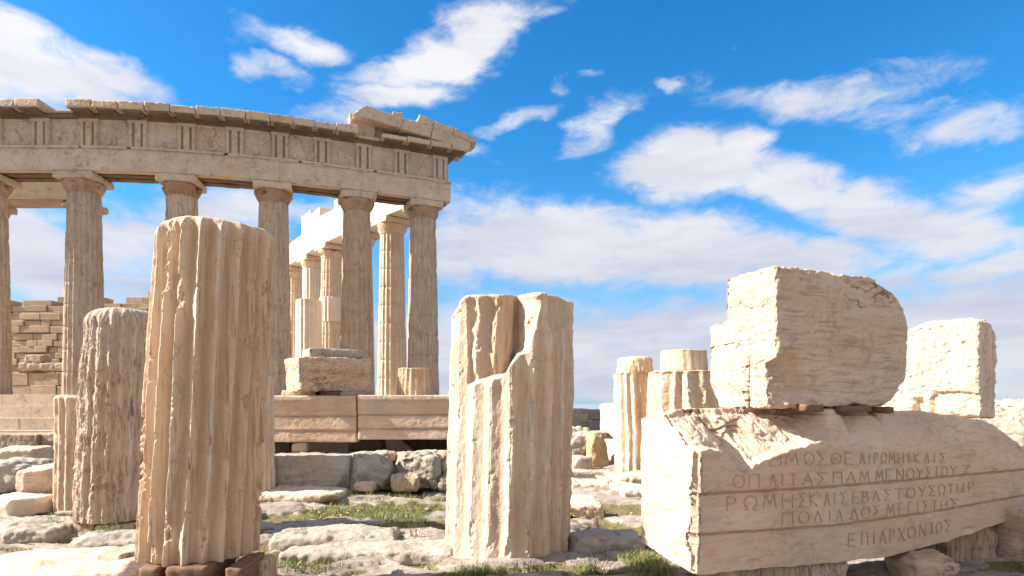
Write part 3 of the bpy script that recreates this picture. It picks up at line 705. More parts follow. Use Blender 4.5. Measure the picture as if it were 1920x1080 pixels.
# --- what is left of the pediment at the corner
def slab(name, pts_front, o_front, o_back, seed, chip=.10, mat=M_temple, res=.05, strata=0.):
    """pts_front: 4 (px, py) = lower-left, lower-right, upper-right, upper-left as seen; z from the face plane"""
    (a, b, c, d) = pts_front; k = {}
    for (sx, sz), (px, py) in (((-1, -1), a), ((1, -1), b), ((1, 1), c), ((-1, 1), d)):
        for sy, off in ((-1, o_front), (1, o_back)):
            q = fpt(px, off); k[(sx, sy, sz)] = (q[0], q[1], zz(py, fpt(px, o_front)[1]))
    dm = (np.linalg.norm(np.array(k[(1, -1, 1)])-np.array(k[(-1, -1, 1)]))/2, abs(o_front-o_back)/2, np.linalg.norm(np.array(k[(1, -1, 1)])-np.array(k[(1, -1, -1)]))/2)
    V, Q = rock(dm, hexwarp(k), res=res, r=.02, chip=chip, lump=.03, fine=.012, seed=seed, strata=strata)
    return link_mesh(name, V, Q, mat, loc=tuple(parent_world(temple)), parent=temple)
slab('tympanum_block', [(655, 256), (702, 264), (704, 222), (655, 212)], .10, -.75, 5)
slab('tympanum_block', [(702, 262), (760, 268), (766, 232), (704, 222)], -.25, -.75, 6)
slab('raking_cornice', [(658, 213), (745, 240), (752, 222), (682, 197)], .75, -.7, 7, .12)
slab('raking_cornice', [(745, 241), (800, 258), (806, 236), (752, 221)], .72, -.7, 8, .14)
slab('raking_cornice', [(800, 259), (872, 282), (876, 262), (806, 236)], .72, -.7, 9, .14)
slab('roof_slab', [(731, 216), (750, 222), (751, 211), (733, 208)], .5, -.4, 12, .1)
slab('roof_slab', [(775, 228), (803, 237), (808, 226), (781, 214)], .70, -.5, 13, .06)
slab('roof_slab', [(803, 240), (840, 252), (846, 240), (809, 227)], .74, -.5, 14, .08)
slab('roof_slab', [(840, 253), (880, 268), (883, 259), (846, 240)], .78, -.5, 15, .10)
slab('carved_horse_head', [(744, 246), (768, 250), (764, 236), (750, 234)], .55, .1, 16, .10, M_grey, .03)
slab('corner_fragment', [(868, 278), (884, 276), (888, 264), (874, 262)], .55, -.1, 17, .12, M_grey, .03)
# --- north flank entablature (its sunlit inner face shows between the columns)
path = [corner+np.array([.2, .6])]+fl
path = [np.array(p) for p in path]
ent = MB()
for i, (p, q) in enumerate(zip(path[:-1], path[1:])):
    t = (q-p)/np.linalg.norm(q-p); n = np.array([-t[1], t[0]])
    if n[0] > 0: n = -n
    top = [15.0, 15.0, 14.95, 15.05, 14.1, 14.75, 14.0, 14.0][i]
    for (f0, f1, zt) in ((0, .5, top), (.5, 1, top+(.35 if i == 3 else (-.55 if i == 2 else 0)))):
        a = p+(q-p)*f0; b = p+(q-p)*f1
        A = a+n*.85; B = b+n*.85; C = b-n*.8; D = a-n*.8
        ent.quadbox([(*A, ZC+.013), (*B, ZC+.013), (*C, ZC+.013), (*D, ZC+.013), (*A, zt), (*B, zt), (*C, zt), (*D, zt)])
ent.build('flank_entablature', M_white, temple, .03)
# --- steps and floor of the temple
st = MB()
for k, (off, z0, z1) in enumerate(((.35, ZS-.52, ZS), (1.05, ZS-1.04, ZS-.522), (1.75, ZS-1.56, ZS-1.042))):
    ks = subd(-360, 842, 16)
    for a, b in zip(ks[:-1], ks[1:]): st.seg(a+.12, b-.12, -1.9, off+rng.uniform(-.01, .01), z0, z1)
ks = subd(-360, 842, 16)
for a, b in zip(ks[:-1], ks[1:]): st.seg(a+.1, b-.1, -1.9, 2.3, -.4, ZS-1.562)
st.build('steps', M_temple, temple, .012)
fo = MB()
A = fpt(-360, -1.2); B = fpt(842, -1.2); C = fl[-1]+np.array([1., 6]); D = np.array([-60., 66.])
fo.quadbox([(*A, -.5), (*B, -.5), (*C, -.5), (*D, -.5), (*A, ZS-.004), (*B, ZS-.004), (*C, ZS-.004), (*D, ZS-.004)])
fo.build('floor', M_temple, temple)
# --- ruined inner wall (left): courses of blocks with a ragged top
def masonry(x0, x1, Y, zbot, topf, hc=.55, wl=1.25, seed=0, depth=1.2, jit=.05, rag=.35):
    g = random.Random(seed); m = MB(); z = zbot; r = 0
    while z < topf(x0)+6 and z < 30:
        h = hc*g.uniform(.88, 1.12); x = x0-g.uniform(0, wl); any_ = False
        while x < x1:
            w = wl*g.uniform(.6, 1.4); xc = x+w/2
            if z+h*g.uniform(.1, .7) < topf(xc)+g.uniform(-rag, rag)*.6 and xc > x0-.2:
                m.box((xc, Y+depth/2+g.uniform(-jit, jit), z+g.uniform(-.02, .02)), w-g.uniform(.01, .06), depth, h-g.uniform(.0, .05), g.uniform(-.03, .03)); any_ = True
            x += w
        z += h
        if not any_: break
    return m
def topw(x):
    px = CX+F*x/48
    if px > 208: py = 552
    elif px > 190: py = 562
    elif px > 100: py = np.interp(px, [100, 104, 132, 140], [566, 560, 556, 550])
    else: py = np.interp(px, [20, 60, 76, 84, 100], [572, 566, 556, 560, 566])
    return zz(py, 48.)
m = masonry(gx(-60, 48), gx(120, 48), 48., ZS, topw, .5, 1.1, 5, jit=.12, rag=.7); m.build('ruined_wall', M_wall, temple, .03)
m = masonry(gx(120, 50), gx(300, 50), 50., ZS, lambda x: topw(x*.96)+.1, .5, 1.1, 6, jit=.12, rag=.7); m.build('ruined_wall', M_wall, temple, .03)
m = masonry(gx(18, 45), gx(122, 45), 45., ZS, lambda x: zz(590 if CX+F*x/45 > 26 else 615, 45.), .46, 1.1, 9, jit=.12, rag=.5); m.build('ruined_wall', M_wall, temple, .05)
m = masonry(gx(18, 42), gx(122, 42), 42., ZS, lambda x: zz(696, 42.), .8, 2.2, 10, jit=.03); m.build('ruined_wall', M_wall, temple, .03)
for i, (a, b, yb) in enumerate(((38, 70, 694), (64, 94, 694), (92, 118, 695), (36, 70, 679), (24, 40, 694))):
    V, Q = rock(((b-a)/2/F*41.5, .5, .28), hexwarp(boxcorners(gx((a+b)/2, 41.5), 42.4, zz(yb, 41.5), (b-a)/F*41.5, 1., .54)), res=.06, r=.12, chip=.1, lump=.06, seed=60+i)
    link_mesh('fallen_block', V, Q, M_wall, loc=tuple(parent_world(temple)), parent=temple)
# inner broken column in front of the far flank
(Vs, Qs) = variants[1][0]; keep = Vs[:, 2].max()
bc = drum('broken_inner_column', (gx(579, 39.5), 39.5, ZS), .86, .80, 6.1, N=20, fd=.055, wear=.15, rnd=.05, seed=71, mat=M_white, nt=200, nz=60, wob=.02, parent=temple)
# ---------------------------------------------------------------- loose stones and blocks
def stone(label, px0, px1, yt, yb, Y, depth, rot=0., group=None, name='stone', cat='stone', mat=None, r=.05, chip=.05, lump=.03, fine=.01, strata=0., pits=0., seed=0, res=.025, top=1., jit=.03, maxn=150, freq=1., tr=None, cuts=None):
    w = (px1-px0)/F*Y; w = max(.06, (w-abs(math.sin(rot))*depth)/max(.3, abs(math.cos(rot))))
    zb, zt = zz(yb, Y), zz(yt, Y); cx = gx((px0+px1)/2, Y+.15*depth); cy = Y+depth/2
    c = boxcorners(cx, cy, zb, w, depth, zt-zb, rot, jit, seed, top)
    if tr: c = {k: tuple(np.array(v)+np.array(tr.get(k, (0, 0, 0)))) for k, v in c.items()}
    V, Q = rock((w/2, depth/2, (zt-zb)/2), hexwarp(c), res=res, r=r, chip=chip, lump=lump, fine=fine, strata=strata, pits=pits, seed=seed, maxn=maxn, freq=freq, cuts=(cuts if cuts is not None else {'boulder': 7, 'rock': 6, 'rubble_stone': 4, 'rubble_heap': 6, 'stone_block': 2, 'bedrock_slab': 3, 'flat_rock': 3, 'stone': 3, 'support_stone': 3}.get(name, 0)))
    o = link_mesh(name, V, Q, mat or M_block, loc=(cx, cy, zb))
    if label: tag(o, label, cat, group)
    return o
G_LOW = 'low stones along the foot of the long beam'
# the long three-stepped beam (two blocks) behind the drums
def beam_block(label, a, b, yt, yb, Y, seed):
    x0, x1 = gx(a, Y), gx(b, Y); z0, z1 = zz(yb, Y), zz(yt, Y); H = z1-z0
    def wf(s): return np.stack([x0+(x1-x0)*(s[:, 0]+1)/2, Y+.45+s[:, 1]*.45, z0+H*(s[:, 2]+1)/2], 1)
    V, Q = rock(((x1-x0)/2, .45, H/2), wf, res=.018, r=.008, chip=.03, lump=.006, fine=.004, strata=.003, seed=seed, maxn=260)
    f = sstep(-(V[:, 1]-Y), -.1, 0); t = (V[:, 2]-z0)/H
    V[:, 1] -= f*(.012*sstep(t, .235, .245)+.012*sstep(t, .555, .565)+.035*sstep(t, .87, .885))
    V[:, 1] += f*.05*(np.exp(-((t-.24+.01*fbm(V*2, 7, 2))/.014)**2)+np.exp(-((t-.56+.01*fbm(V*2, 8, 2))/.014)**2))
    o = link_mesh('beam_block', V, Q, M_insc, loc=((x0+x1)/2, Y, z0)); tag(o, label, 'stone block', 'stepped beam blocks of the long wall'); return o
beam_block('long three-banded marble beam block under the loose boulder-topped block, left of the joint', 395, 668, 742, 829, 12., 81)
beam_block('long three-banded marble beam block under the short fluted drum, right of the joint', 671, 905, 741, 824, 12., 82)
stone('big square marble block with a pitted sunlit left face, raised on the long beam', 528, 688, 669, 735, 12.15, .85, R(38), mat=M_block, name='marble_block', cat='stone block', r=.02, chip=.06, lump=.02, pits=.03, strata=.006, seed=83, res=.02)
stone('thin flat slab lying on top of the big square block on the long beam', 560, 676, 655, 671, 12.35, .6, R(34), mat=M_grey, name='stone_slab', cat='slab', r=.02, chip=.06, seed=84)
for i, (a, b, t, mt) in enumerate(((532, 594, 'flat pale packing slab under the left end of the raised square block', M_cut), (600, 645, 'dark packing block under the middle of the raised square block', M_wood), (640, 688, 'brown packing block under the right end of the raised square block', M_wall))):
    stone(t, a, b, 734 if i else 732, 742, 12.2, .6, 0, mat=mt, name='packing_block', cat='packing block', r=.01, chip=.01, lump=.005, seed=85+i)
# lower course
stone('long grey banded block at the foot of the wall, right beside the tallest drum', 498, 656, 857, 925, 10.9, .8, 0, G_LOW, mat=M_grey, r=.02, chip=.05, lump=.02, strata=.02, seed=90, name='stone_block', cat='stone block', res=.014, maxn=200)
stone('angular pale boulder right of the long grey banded block', 652, 732, 851, 922, 10.9, .7, R(6), G_LOW, mat=M_grey, r=.10, chip=.16, lump=.09, seed=91, name='boulder', cat='boulder', res=.015)
stone('large rounded pale boulder at the right end of the foot of the wall', 736, 828, 852, 918, 10.95, .7, R(-4), G_LOW, mat=M_grey, r=.13, chip=.16, lump=.10, seed=92, name='boulder', cat='boulder', res=.015)
stone('small brownish boulder in front of the large rounded pale boulder', 729, 785, 888, 924, 10.6, .4, 0, G_LOW, mat=M_drum2, r=.08, chip=.08, lump=.06, seed=93, name='boulder', cat='boulder')
stone('small oval stone on the ground between two pale boulders', 660, 701, 905, 924, 10.5, .3, 0, G_LOW, mat=M_block, r=.06, chip=.03, lump=.03, seed=94)
stone('small dark stone wedged at the far right of the wall foot', 820, 850, 892, 922, 10.9, .4, 0, G_LOW, mat=M_grey, r=.07, chip=.06, lump=.06, seed=95)
stone('small tan stone beside the far right wall foot stone', 826, 862, 868, 894, 11.1, .4, 0, G_LOW, mat=M_grey, r=.07, chip=.06, lump=.06, seed=96)
rows = [(498, 560, 846, 862), (553, 602, 842, 862), (598, 655, 847, 862), (652, 705, 843, 858), (700, 742, 840, 858), (738, 790, 842, 858), (786, 826, 838, 860), (818, 862, 842, 868)]
words = ['leftmost', 'second', 'third', 'fourth', 'fifth', 'sixth', 'seventh', 'rightmost']
for i, (a, b, t, u) in enumerate(rows):
    stone(words[i]+' of the flat rubble stones lying in the shadow under the long beam', a, b, t+8, u+14, 11.7, .5, rng.uniform(-.1, .1), 'rubble stones in the gap under the beam', mat=(M_grey, M_drum2, M_block)[i % 3], r=.05, chip=.07, lump=.06, seed=100+i, name='rubble_stone')
stone('squarish white stone showing in the dark gap under the beam', 545, 578, 829, 848, 12.2, .4, .1, mat=M_white, r=.02, chip=.03, lump=.02, seed=109)
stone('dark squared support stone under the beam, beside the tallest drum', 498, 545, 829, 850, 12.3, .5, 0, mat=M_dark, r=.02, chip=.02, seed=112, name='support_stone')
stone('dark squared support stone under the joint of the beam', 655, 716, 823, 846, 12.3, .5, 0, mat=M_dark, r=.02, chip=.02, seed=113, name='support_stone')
m = MB(); m.box((gx(680, 13.2), 13.35, -.1), 5.2, .3, 1.3); o = m.build('gap_shade_filler', M_dark); tag(o, 'added dark filler behind the gap under the beam, coloured as its shade', 'wall')  # box added to block the bright view through the gap and keep it dark
# left side
stone('low golden wall block at the left edge, below the temple steps', -40, 75, 814, 876, 13.6, .8, 0, mat=M_wall, name='wall_block', cat='stone block', r=.015, chip=.03, lump=.015, seed=120)
stone('narrow golden wall block touching the small sharply fluted drum', 83, 150, 814, 880, 13.7, .8, 0, mat=M_wall, name='wall_block', cat='stone block', r=.015, chip=.03, lump=.015, seed=121)
stone('flat-topped yellowish stone in front of the low golden wall block', -30, 66, 842, 878, 12.2, .9, R(8), mat=M_block, r=.05, chip=.08, lump=.04, seed=122)
stone('rough grey rubble heap at the left edge behind the slanted block', -60, 70, 868, 925, 10.5, 1., R(10), mat=M_grey, name='rubble_heap', cat='rubble', r=.15, chip=.14, lump=.12, seed=123)
stone('slanted brown block with sunlit top, left of the small sharply fluted drum', 5, 108, 876, 967, 8.9, .8, R(20), mat=M_block, name='stone_block', cat='stone block', r=.03, chip=.06, lump=.03, seed=124, tr={(-1, -1, 1): (0, 0, -.07), (-1, 1, 1): (0, 0, -.05)})
stone('bright pointed slab at the left edge in front of the slanted brown block', -60, 57, 938, 975, 8.1, .7, R(-12), mat=M_white, name='stone_slab', cat='slab', r=.02, chip=.04, lump=.02, seed=125)
stone('rough layered bedrock step at the left edge above the smooth foreground boulder', -120, 112, 1000, 1045, 7.1, 1.1, R(4), mat=M_grey, name='bedrock_ledge', cat='rock', r=.07, chip=.10, lump=.07, fine=.02, strata=.02, seed=126, res=.018)
stone('smooth pale pinkish boulder in the bottom left corner', -160, 232, 1090, 1150, 5.3, 1.25, R(3), mat=M_cut, name='boulder', cat='boulder', r=.10, chip=.08, lump=.045, fine=.006, strata=.008, seed=127, res=.016, maxn=190, cuts=5, jit=.06)
stone('flat tan rock between the rough brown drum and the tallest drum', 130, 262, 1008, 1048, 6.9, .6, R(3), mat=M_grey, name='flat_rock', cat='rock', r=.07, chip=.08, lump=.05, fine=.015, seed=128)
stone('brown flagstone beside the bottom left boulder, left of the tallest drum', 180, 262, 1040, 1075, 6.0, .5, R(-15), mat=M_drum2, name='flagstone', cat='slab', r=.02, chip=.05, lump=.02, seed=129)
# supports
def packs(lst):
    for i, (lab, a, b, t, u, Y, d, mt) in enumerate(lst):
        stone(lab, a, b, t, u, Y, d, rng.uniform(-.08, .08), mat=mt, name='support_block', cat='support block', r=.012, chip=.02, lump=.008, seed=140+i)
packs([('left wooden block holding up the tallest drum', 268, 310, 1063, 1180, 4.75, .5, M_wood), ('middle wooden block holding up the tallest drum', 318, 400, 1066, 1180, 4.7, .5, M_wood),
    ('right wooden block holding up the tallest drum', 425, 462, 1064, 1180, 4.75, .5, M_wood), ('reddish stone chip under the right edge of the tallest drum', 455, 503, 1052, 1110, 5.1, .25, M_drum2),
    ('left brown squared block under the rough brown drum', 116, 180, 980, 1006, 7.5, .45, M_drum2), ('right brown squared block under the rough brown drum', 180, 256, 984, 1008, 7.4, .45, M_drum2),
    ('small stone block under the small sharply fluted drum', 104, 150, 960, 984, 8.4, .4, M_drum2),
    ('pale flat stone under the left edge of the broken centre drum', 834, 905, 1048, 1078, 6.35, .4, M_cut), ('dark packing block under the broken centre drum', 880, 1050, 1057, 1076, 6.4, .5, M_wood), ('brown stone chip at the right foot of the broken centre drum', 1030, 1072, 1046, 1064, 6.6, .3, M_drum2)])
# middle right, behind the broken drum
stone('yellow rounded boulder left of the narrow fluted stump', 1090, 1150, 812, 884, 15.6, .9, R(12), mat=M_tan, name='boulder', cat='boulder', r=.14, chip=.08, lump=.05, seed=150, cuts=3, tr={(1, -1, 1): (-.22, 0, -.05), (1, 1, 1): (-.22, 0, 0)})
stone('dark rough boulder behind the right edge of the broken centre drum', 1040, 1116, 812, 866, 15.9, .9, 0, mat=M_grey, name='boulder', cat='boulder', r=.2, chip=.15, lump=.12, seed=151)
stone('squared grey stone on the ground in front of the two boulders', 1066, 1112, 857, 890, 14.3, .5, R(8), mat=M_grey, name='stone_block', cat='stone block', r=.04, chip=.06, lump=.03, seed=152)
stone('flat dark ledge of rock under the squared grey stone', 1050, 1150, 884, 900, 14.0, .7, 0, mat=M_grey, name='bedrock_ledge', cat='rock', r=.05, chip=.06, lump=.04, seed=160)
stone('tan layered wall block standing far off against the sky', 1040, 1102, 768, 803, 34, 1.5, 0, mat=M_wall, name='wall_block', cat='stone block', r=.04, chip=.06, lump=.04, strata=.03, seed=153, res=.06)
stone('upper lilac grey wall block beside the far tan block', 1101, 1134, 768, 788, 34, 1.5, 0, mat=M_lilac, name='wall_block', cat='stone block', r=.04, chip=.04, lump=.03, seed=154, res=.06)
stone('lower lilac grey wall block beside the far tan block', 1100, 1138, 789, 812, 33.6, 1.5, 0, mat=M_lilac, name='wall_block', cat='stone block', r=.04, chip=.04, lump=.03, seed=155, res=.06)
for i, (a, b, t, u) in enumerate(((1064, 1080, 800, 811), (1079, 1092, 799, 811), (1091, 1106, 802, 812))):
    stone(('leftmost', 'middle', 'rightmost')[i]+' of three small stones in a row below the far tan block', a, b, t, u, 17.5, .25, 0, 'three small stones in a row', mat=(M_white, M_white, M_drum2)[i], r=.08, chip=.02, lump=.02, seed=156+i, name='small_stone')
stone('flat stone shelf carrying the row of three small stones', 1050, 1140, 810, 820, 17.2, .8, 0, mat=M_grey, name='stone_slab', cat='slab', r=.03, chip=.03, seed=161)
stone('pale sunlit wall piece standing behind the narrow fluted stump', 1131, 1175, 756, 832, 17.2, .9, R(18), mat=M_cut, name='wall_piece', cat='wall', r=.04, chip=.08, lump=.05, seed=162)
stone('stone plinth hidden behind the foot of the narrow fluted stump', 1140, 1180, 825, 885, 16.4, .9, R(18), mat=M_cut, name='plinth', cat='plinth', r=.04, chip=.06, lump=.04, seed=163)
# rocky rise at the far right
for i, (a, b, t, u, Y) in enumerate(((1840, 1960, 757, 800, 13.5), (1880, 2040, 752, 830, 13.0), (1850, 1925, 790, 840, 12.2), (1900, 2060, 775, 860, 11.6))):
    stone(('bright white rock behind the right end of the inscribed block', 'tallest bright white rock at the right edge of the picture', 'lower bright rock just above the corner of the inscribed block', 'lowest white rock at the right edge')[i], a, b, t, u+20, Y, 1.2, R(10), 'bright rocks beyond the inscribed block', mat=M_grey, name='rock', cat='rock', r=.08, chip=.15, lump=.12, fine=.045, seed=170+i)
# ---------------------------------------------------------------- the inscribed block
A0 = np.array([gx(1300, 4.6), 4.6]); E1 = np.array([.903, .430]); E2 = np.array([-.430, .903])
def uz(px, py):
    k = (px-CX)/F; u = (k*A0[1]-A0[0])/(E1[0]-k*E1[1]); Y = A0[1]+E1[1]*u
    return u, zz(py, Y)
LU = 5.0; TH_ = .62
top_u = [0, .15, .4, 1.0, 2.6, 3.5, 3.95, 4.3, 4.6, 5.]; top_z = [1.50, 1.53, 1.55, 1.555, 1.535, 1.47, 1.37, 1.20, 1.02, .9]
bot_u, bot_z = zip(*[uz(*q) for q in [(1298, 1076), (1420, 1068), (1585, 1053), (1690, 1038), (1780, 1014), (1850, 990), (1920, 968), (2010, 935), (2100, 920)]])
chip_px = [(1290, 846), (1330, 842), (1358, 852), (1364, 884), (1396, 892), (1408, 872), (1450, 854), (1500, 838), (1548, 822), (1556, 800), (1580, 815), (1600, 850), (1628, 848), (1650, 838), (1700, 846), (1750, 840), (1800, 830), (1850, 815), (1895, 832), (1960, 850), (2060, 870)]
cu, cz = zip(*[uz(*q) for q in chip_px])
g1 = [uz(1297, 925), uz(1545, 912), uz(1700, 899), uz(1920, 879)]; g2 = [uz(1297, 1002), uz(1560, 985), uz(1740, 960), uz(1920, 928)]
def fz(g, u): return np.interp(u, [q[0] for q in g], [q[1] for q in g])
def face_off(u, z):
    """outward offset of the front face (m): two stepped bands and the broken top"""
    n = fbm(np.stack([u*2.3, z*2.3, u*0], 1), 61, 4)
    z1 = fz(g1, u)+.006*fbm(np.stack([u*9, u*0, u*0], 1), 62, 3); z2 = fz(g2, u)+.006*fbm(np.stack([u*9, u*0+4, u*0], 1), 63, 3)
    o = .016*sstep(z, z1-.004, z1+.006)+.016*sstep(z, z2-.004, z2+.006)
    o = o-sstep(u, .0, .08)*.022*(np.exp(-((z-z1+.005)/.010)**2)+np.exp(-((z-z2+.005)/.010)**2))
    o = o-.014*np.maximum(0, fbm(np.stack([u*3.5, z*7, u*0], 1), 66, 4)-.28)*2
    zb = np.interp(u, cu, cz)+.02*fbm(np.stack([u*11, z*0, u*0], 1), 64, 3)
    d = z-zb
    hard = sstep(u, 1.6, 1.3)                       # fresh break on the left, weathered rounding on the right
    fac = .75*np.floor(3+4*fbm(np.stack([u*2.1, z*3.1, u*0+3], 1), 67, 2))/7.
    o = o-np.where(d > 0, hard*(.03*sstep(d, 0, .02)+np.maximum(0, d)*(.75+.9*np.clip(fac, -.3, .6))+.05*n*sstep(d, 0, .1)+.03*ridge(np.stack([u*6, z*6, u*0], 1), 65, 3)*sstep(d, 0, .04)), 0)
    o = o-np.where(d > 0, (1-hard)*(.9*np.maximum(0, d)**1.5+.03*n*sstep(d, 0, .1)+.010*sstep(d, 0, .02)), 0)
    return o
def build_inscribed():
    nx, ny, nz = 900, 60, 300
    V, Q = box_grid(nx, ny, nz)
    s = V
    u = (s[:, 0]+1)/2*LU; w = (s[:, 1]+1)/2; v = (s[:, 2]+1)/2
    tz = np.interp(u, top_u, top_z); bz = np.interp(u, bot_u, bot_z)
    p = np.stack([u, w*TH_, v*1.15], 1)
    tz = tz+.025*fbm(np.stack([u*2.2, w*1.5, u*0], 1), 70, 4)-.05*np.maximum(0, w-.6)
    bz = bz+.02*fbm(np.stack([u*3, w*1.5, u*0], 1), 71, 4)+.10*w*sstep(u, .9, 0)
    z = bz+(tz-bz)*v
    # rounded chipped arrises
    dl = np.minimum(u, 9); df = w*TH_; dt = (tz-z); db = (z-bz)
    def rnd(a, b, r): return np.where((a < r) & (b < r), r-np.sqrt(np.maximum(0, r*r-(r-a)**2)), 0)
    n = fbm(p*3.1, 72, 4); rr = .03+.05*np.maximum(0, n)
    un = u+rnd(df, dl, rr)*0
    off = face_off(u, z)
    wd = np.maximum(0, 1-w)**1.5
    yy = w*TH_-off*wd+rnd(dl, df+1e-9, rr)*.9*(w < .3)
    z = z-rnd(df, dt, .05)*(dt < .05)*.6
    un = u+np.where(w < .3, rnd(df, dl, rr), 0)+(.018*fbm(p*np.array([1, 4, 4.]), 74, 4)+.05*np.maximum(0, .25-db)*1.)*(u < 1e-6)
    W = np.stack([A0[0]+E1[0]*un+E2[0]*yy, A0[1]+E1[1]*un+E2[1]*yy, z], 1)
    N = vnormals(W, Q)
    isf = (w < 1e-6) & (z < np.interp(u, cu, cz)-.01)
    W = W+N*((.010*fbm(p*3, 75, 3)+.006*fbm(p*18, 76, 4, .6))*np.where(isf, .25, 1.))[:, None]
    base = (A0[0], A0[1], .34)
    o = link_mesh('inscribed_block', W, Q, M_insc, loc=base)
    tag(o, 'huge long marble block carved with lines of Greek capitals, right foreground', 'stone block')
    return o
insc = build_inscribed()
# letters as strokes in a unit cell (x 0..1, y 0..1)
def arc(cx, cy, rx, ry, a0, a1, n=14): return [(cx+rx*math.cos(R(a0+(a1-a0)*k/n)), cy+ry*math.sin(R(a0+(a1-a0)*k/n))) for k in range(n+1)]
GL = {'Α': [[(0, 0), (.5, 1), (1, 0)], [(.2, .38), (.8, .38)]], 'Β': [[(0, 0), (0, 1)], [(0, 1)]+arc(.3, .76, .4, .24, 90, -90)+[(0, .52)], [(0, .52)]+arc(.35, .26, .5, .26, 90, -90)+[(0, 0)]],
      'Γ': [[(.1, 0), (.1, 1), (.8, 1)]], 'Δ': [[(0, 0), (.5, 1), (1, 0), (0, 0)]], 'Ε': [[(.9, 0), (0, 0), (0, 1), (.9, 1)], [(0, .5), (.7, .5)]], 'Ζ': [[(0, 1), (.9, 1), (0, 0), (.9, 0)]],
      'Η': [[(0, 0), (0, 1)], [(1, 0), (1, 1)], [(0, .5), (1, .5)]], 'Θ': [arc(.5, .5, .5, .48, 0, 360, 22), [(.25, .5), (.75, .5)]], 'Ι': [[(.5, 0), (.5, 1)]], 'Κ': [[(0, 0), (0, 1)], [(.85, 1), (0, .48), (.9, 0)]],
      'Λ': [[(0, 0), (.5, 1), (1, 0)]], 'Μ': [[(-.05, 0), (.15, 1), (.5, .3), (.85, 1), (1.05, 0)]], 'Ν': [[(0, 0), (0, 1), (.95, 0), (.95, 1)]], 'Ο': [arc(.5, .5, .5, .48, 0, 360, 22)], 'Π': [[(0, 0), (0, 1), (.95, 1), (.95, 0)]],
      'Ρ': [[(.1, 0), (.1, 1)]+arc(.4, .75, .42, .25, 90, -90)+[(.1, .5)]], 'Σ': [[(.95, 1), (0, 1), (.6, .5), (0, 0), (.95, 0)]], 'Τ': [[(0, 1), (1, 1)], [(.5, 0), (.5, 1)]], 'Υ': [[(0, 1), (.5, .5), (1, 1)], [(.5, .5), (.5, 0)]],
      'Χ': [[(0, 0), (1, 1)], [(0, 1), (1, 0)]], 'Ω': [[(0, 0), (.3, 0)]+arc(.5, .56, .48, .44, 235, -55, 18)+[(.7, 0), (1, 0)]]}
LINES = [('ΗΜΟΣΘΕΑΙΡΩΜΗΙΚΑΙΣ', [1447, 1478, 1511, 1536, 1561, 1586, 1610, 1624, 1636, 1650, 1666, 1682, 1697, 1713, 1731, 1745, 1761], [(1447, 847, 872), (1761, 849, 866)]),
    ('ΟΠΛΙΤΑΣΠΑΜΜΕΝΟΥΣΤΟΥΖ', [1379, 1408, 1443, 1461, 1481, 1508, 1535, 1564, 1589, 1614, 1642, 1661, 1681, 1700, 1718, 1735, 1749, 1764, 1781, 1805], [(1379, 889, 914), (1535, 886, 907), (1720, 876, 897), (1805, 872, 889)]),
    ('ΡΩΜΗΣΚΑΙΣΕΒΑΣΤΟΥΣΩΤΗΡ', [1369, 1404, 1440, 1473, 1502, 1524, 1547, 1561, 1578, 1601, 1620, 1639, 1661, 1682, 1704, 1725, 1744, 1762, 1779, 1797, 1818], [(1369, 931, 957), (1502, 924, 950), (1640, 920, 939), (1760, 908, 927), (1818, 904, 921)]),
    ('ΠΟΛΙΑΔΟΣΜΕΓΙΣΤΗΣ', [1474, 1504, 1530, 1552, 1570, 1598, 1620, 1641, 1666, 1687, 1703, 1717, 1732, 1749, 1766, 1786], [(1474, 960, 983), (1570, 954, 976), (1666, 944, 967), (1786, 935, 952)]),
    ('ΕΠΙΑΡΧΟΝΤΟΣ', [1598, 1621, 1638, 1655, 1673, 1690, 1709, 1730, 1747, 1760, 1778], [(1598, 1000, 1024), (1675, 992, 1017), (1778, 975, 995)])]
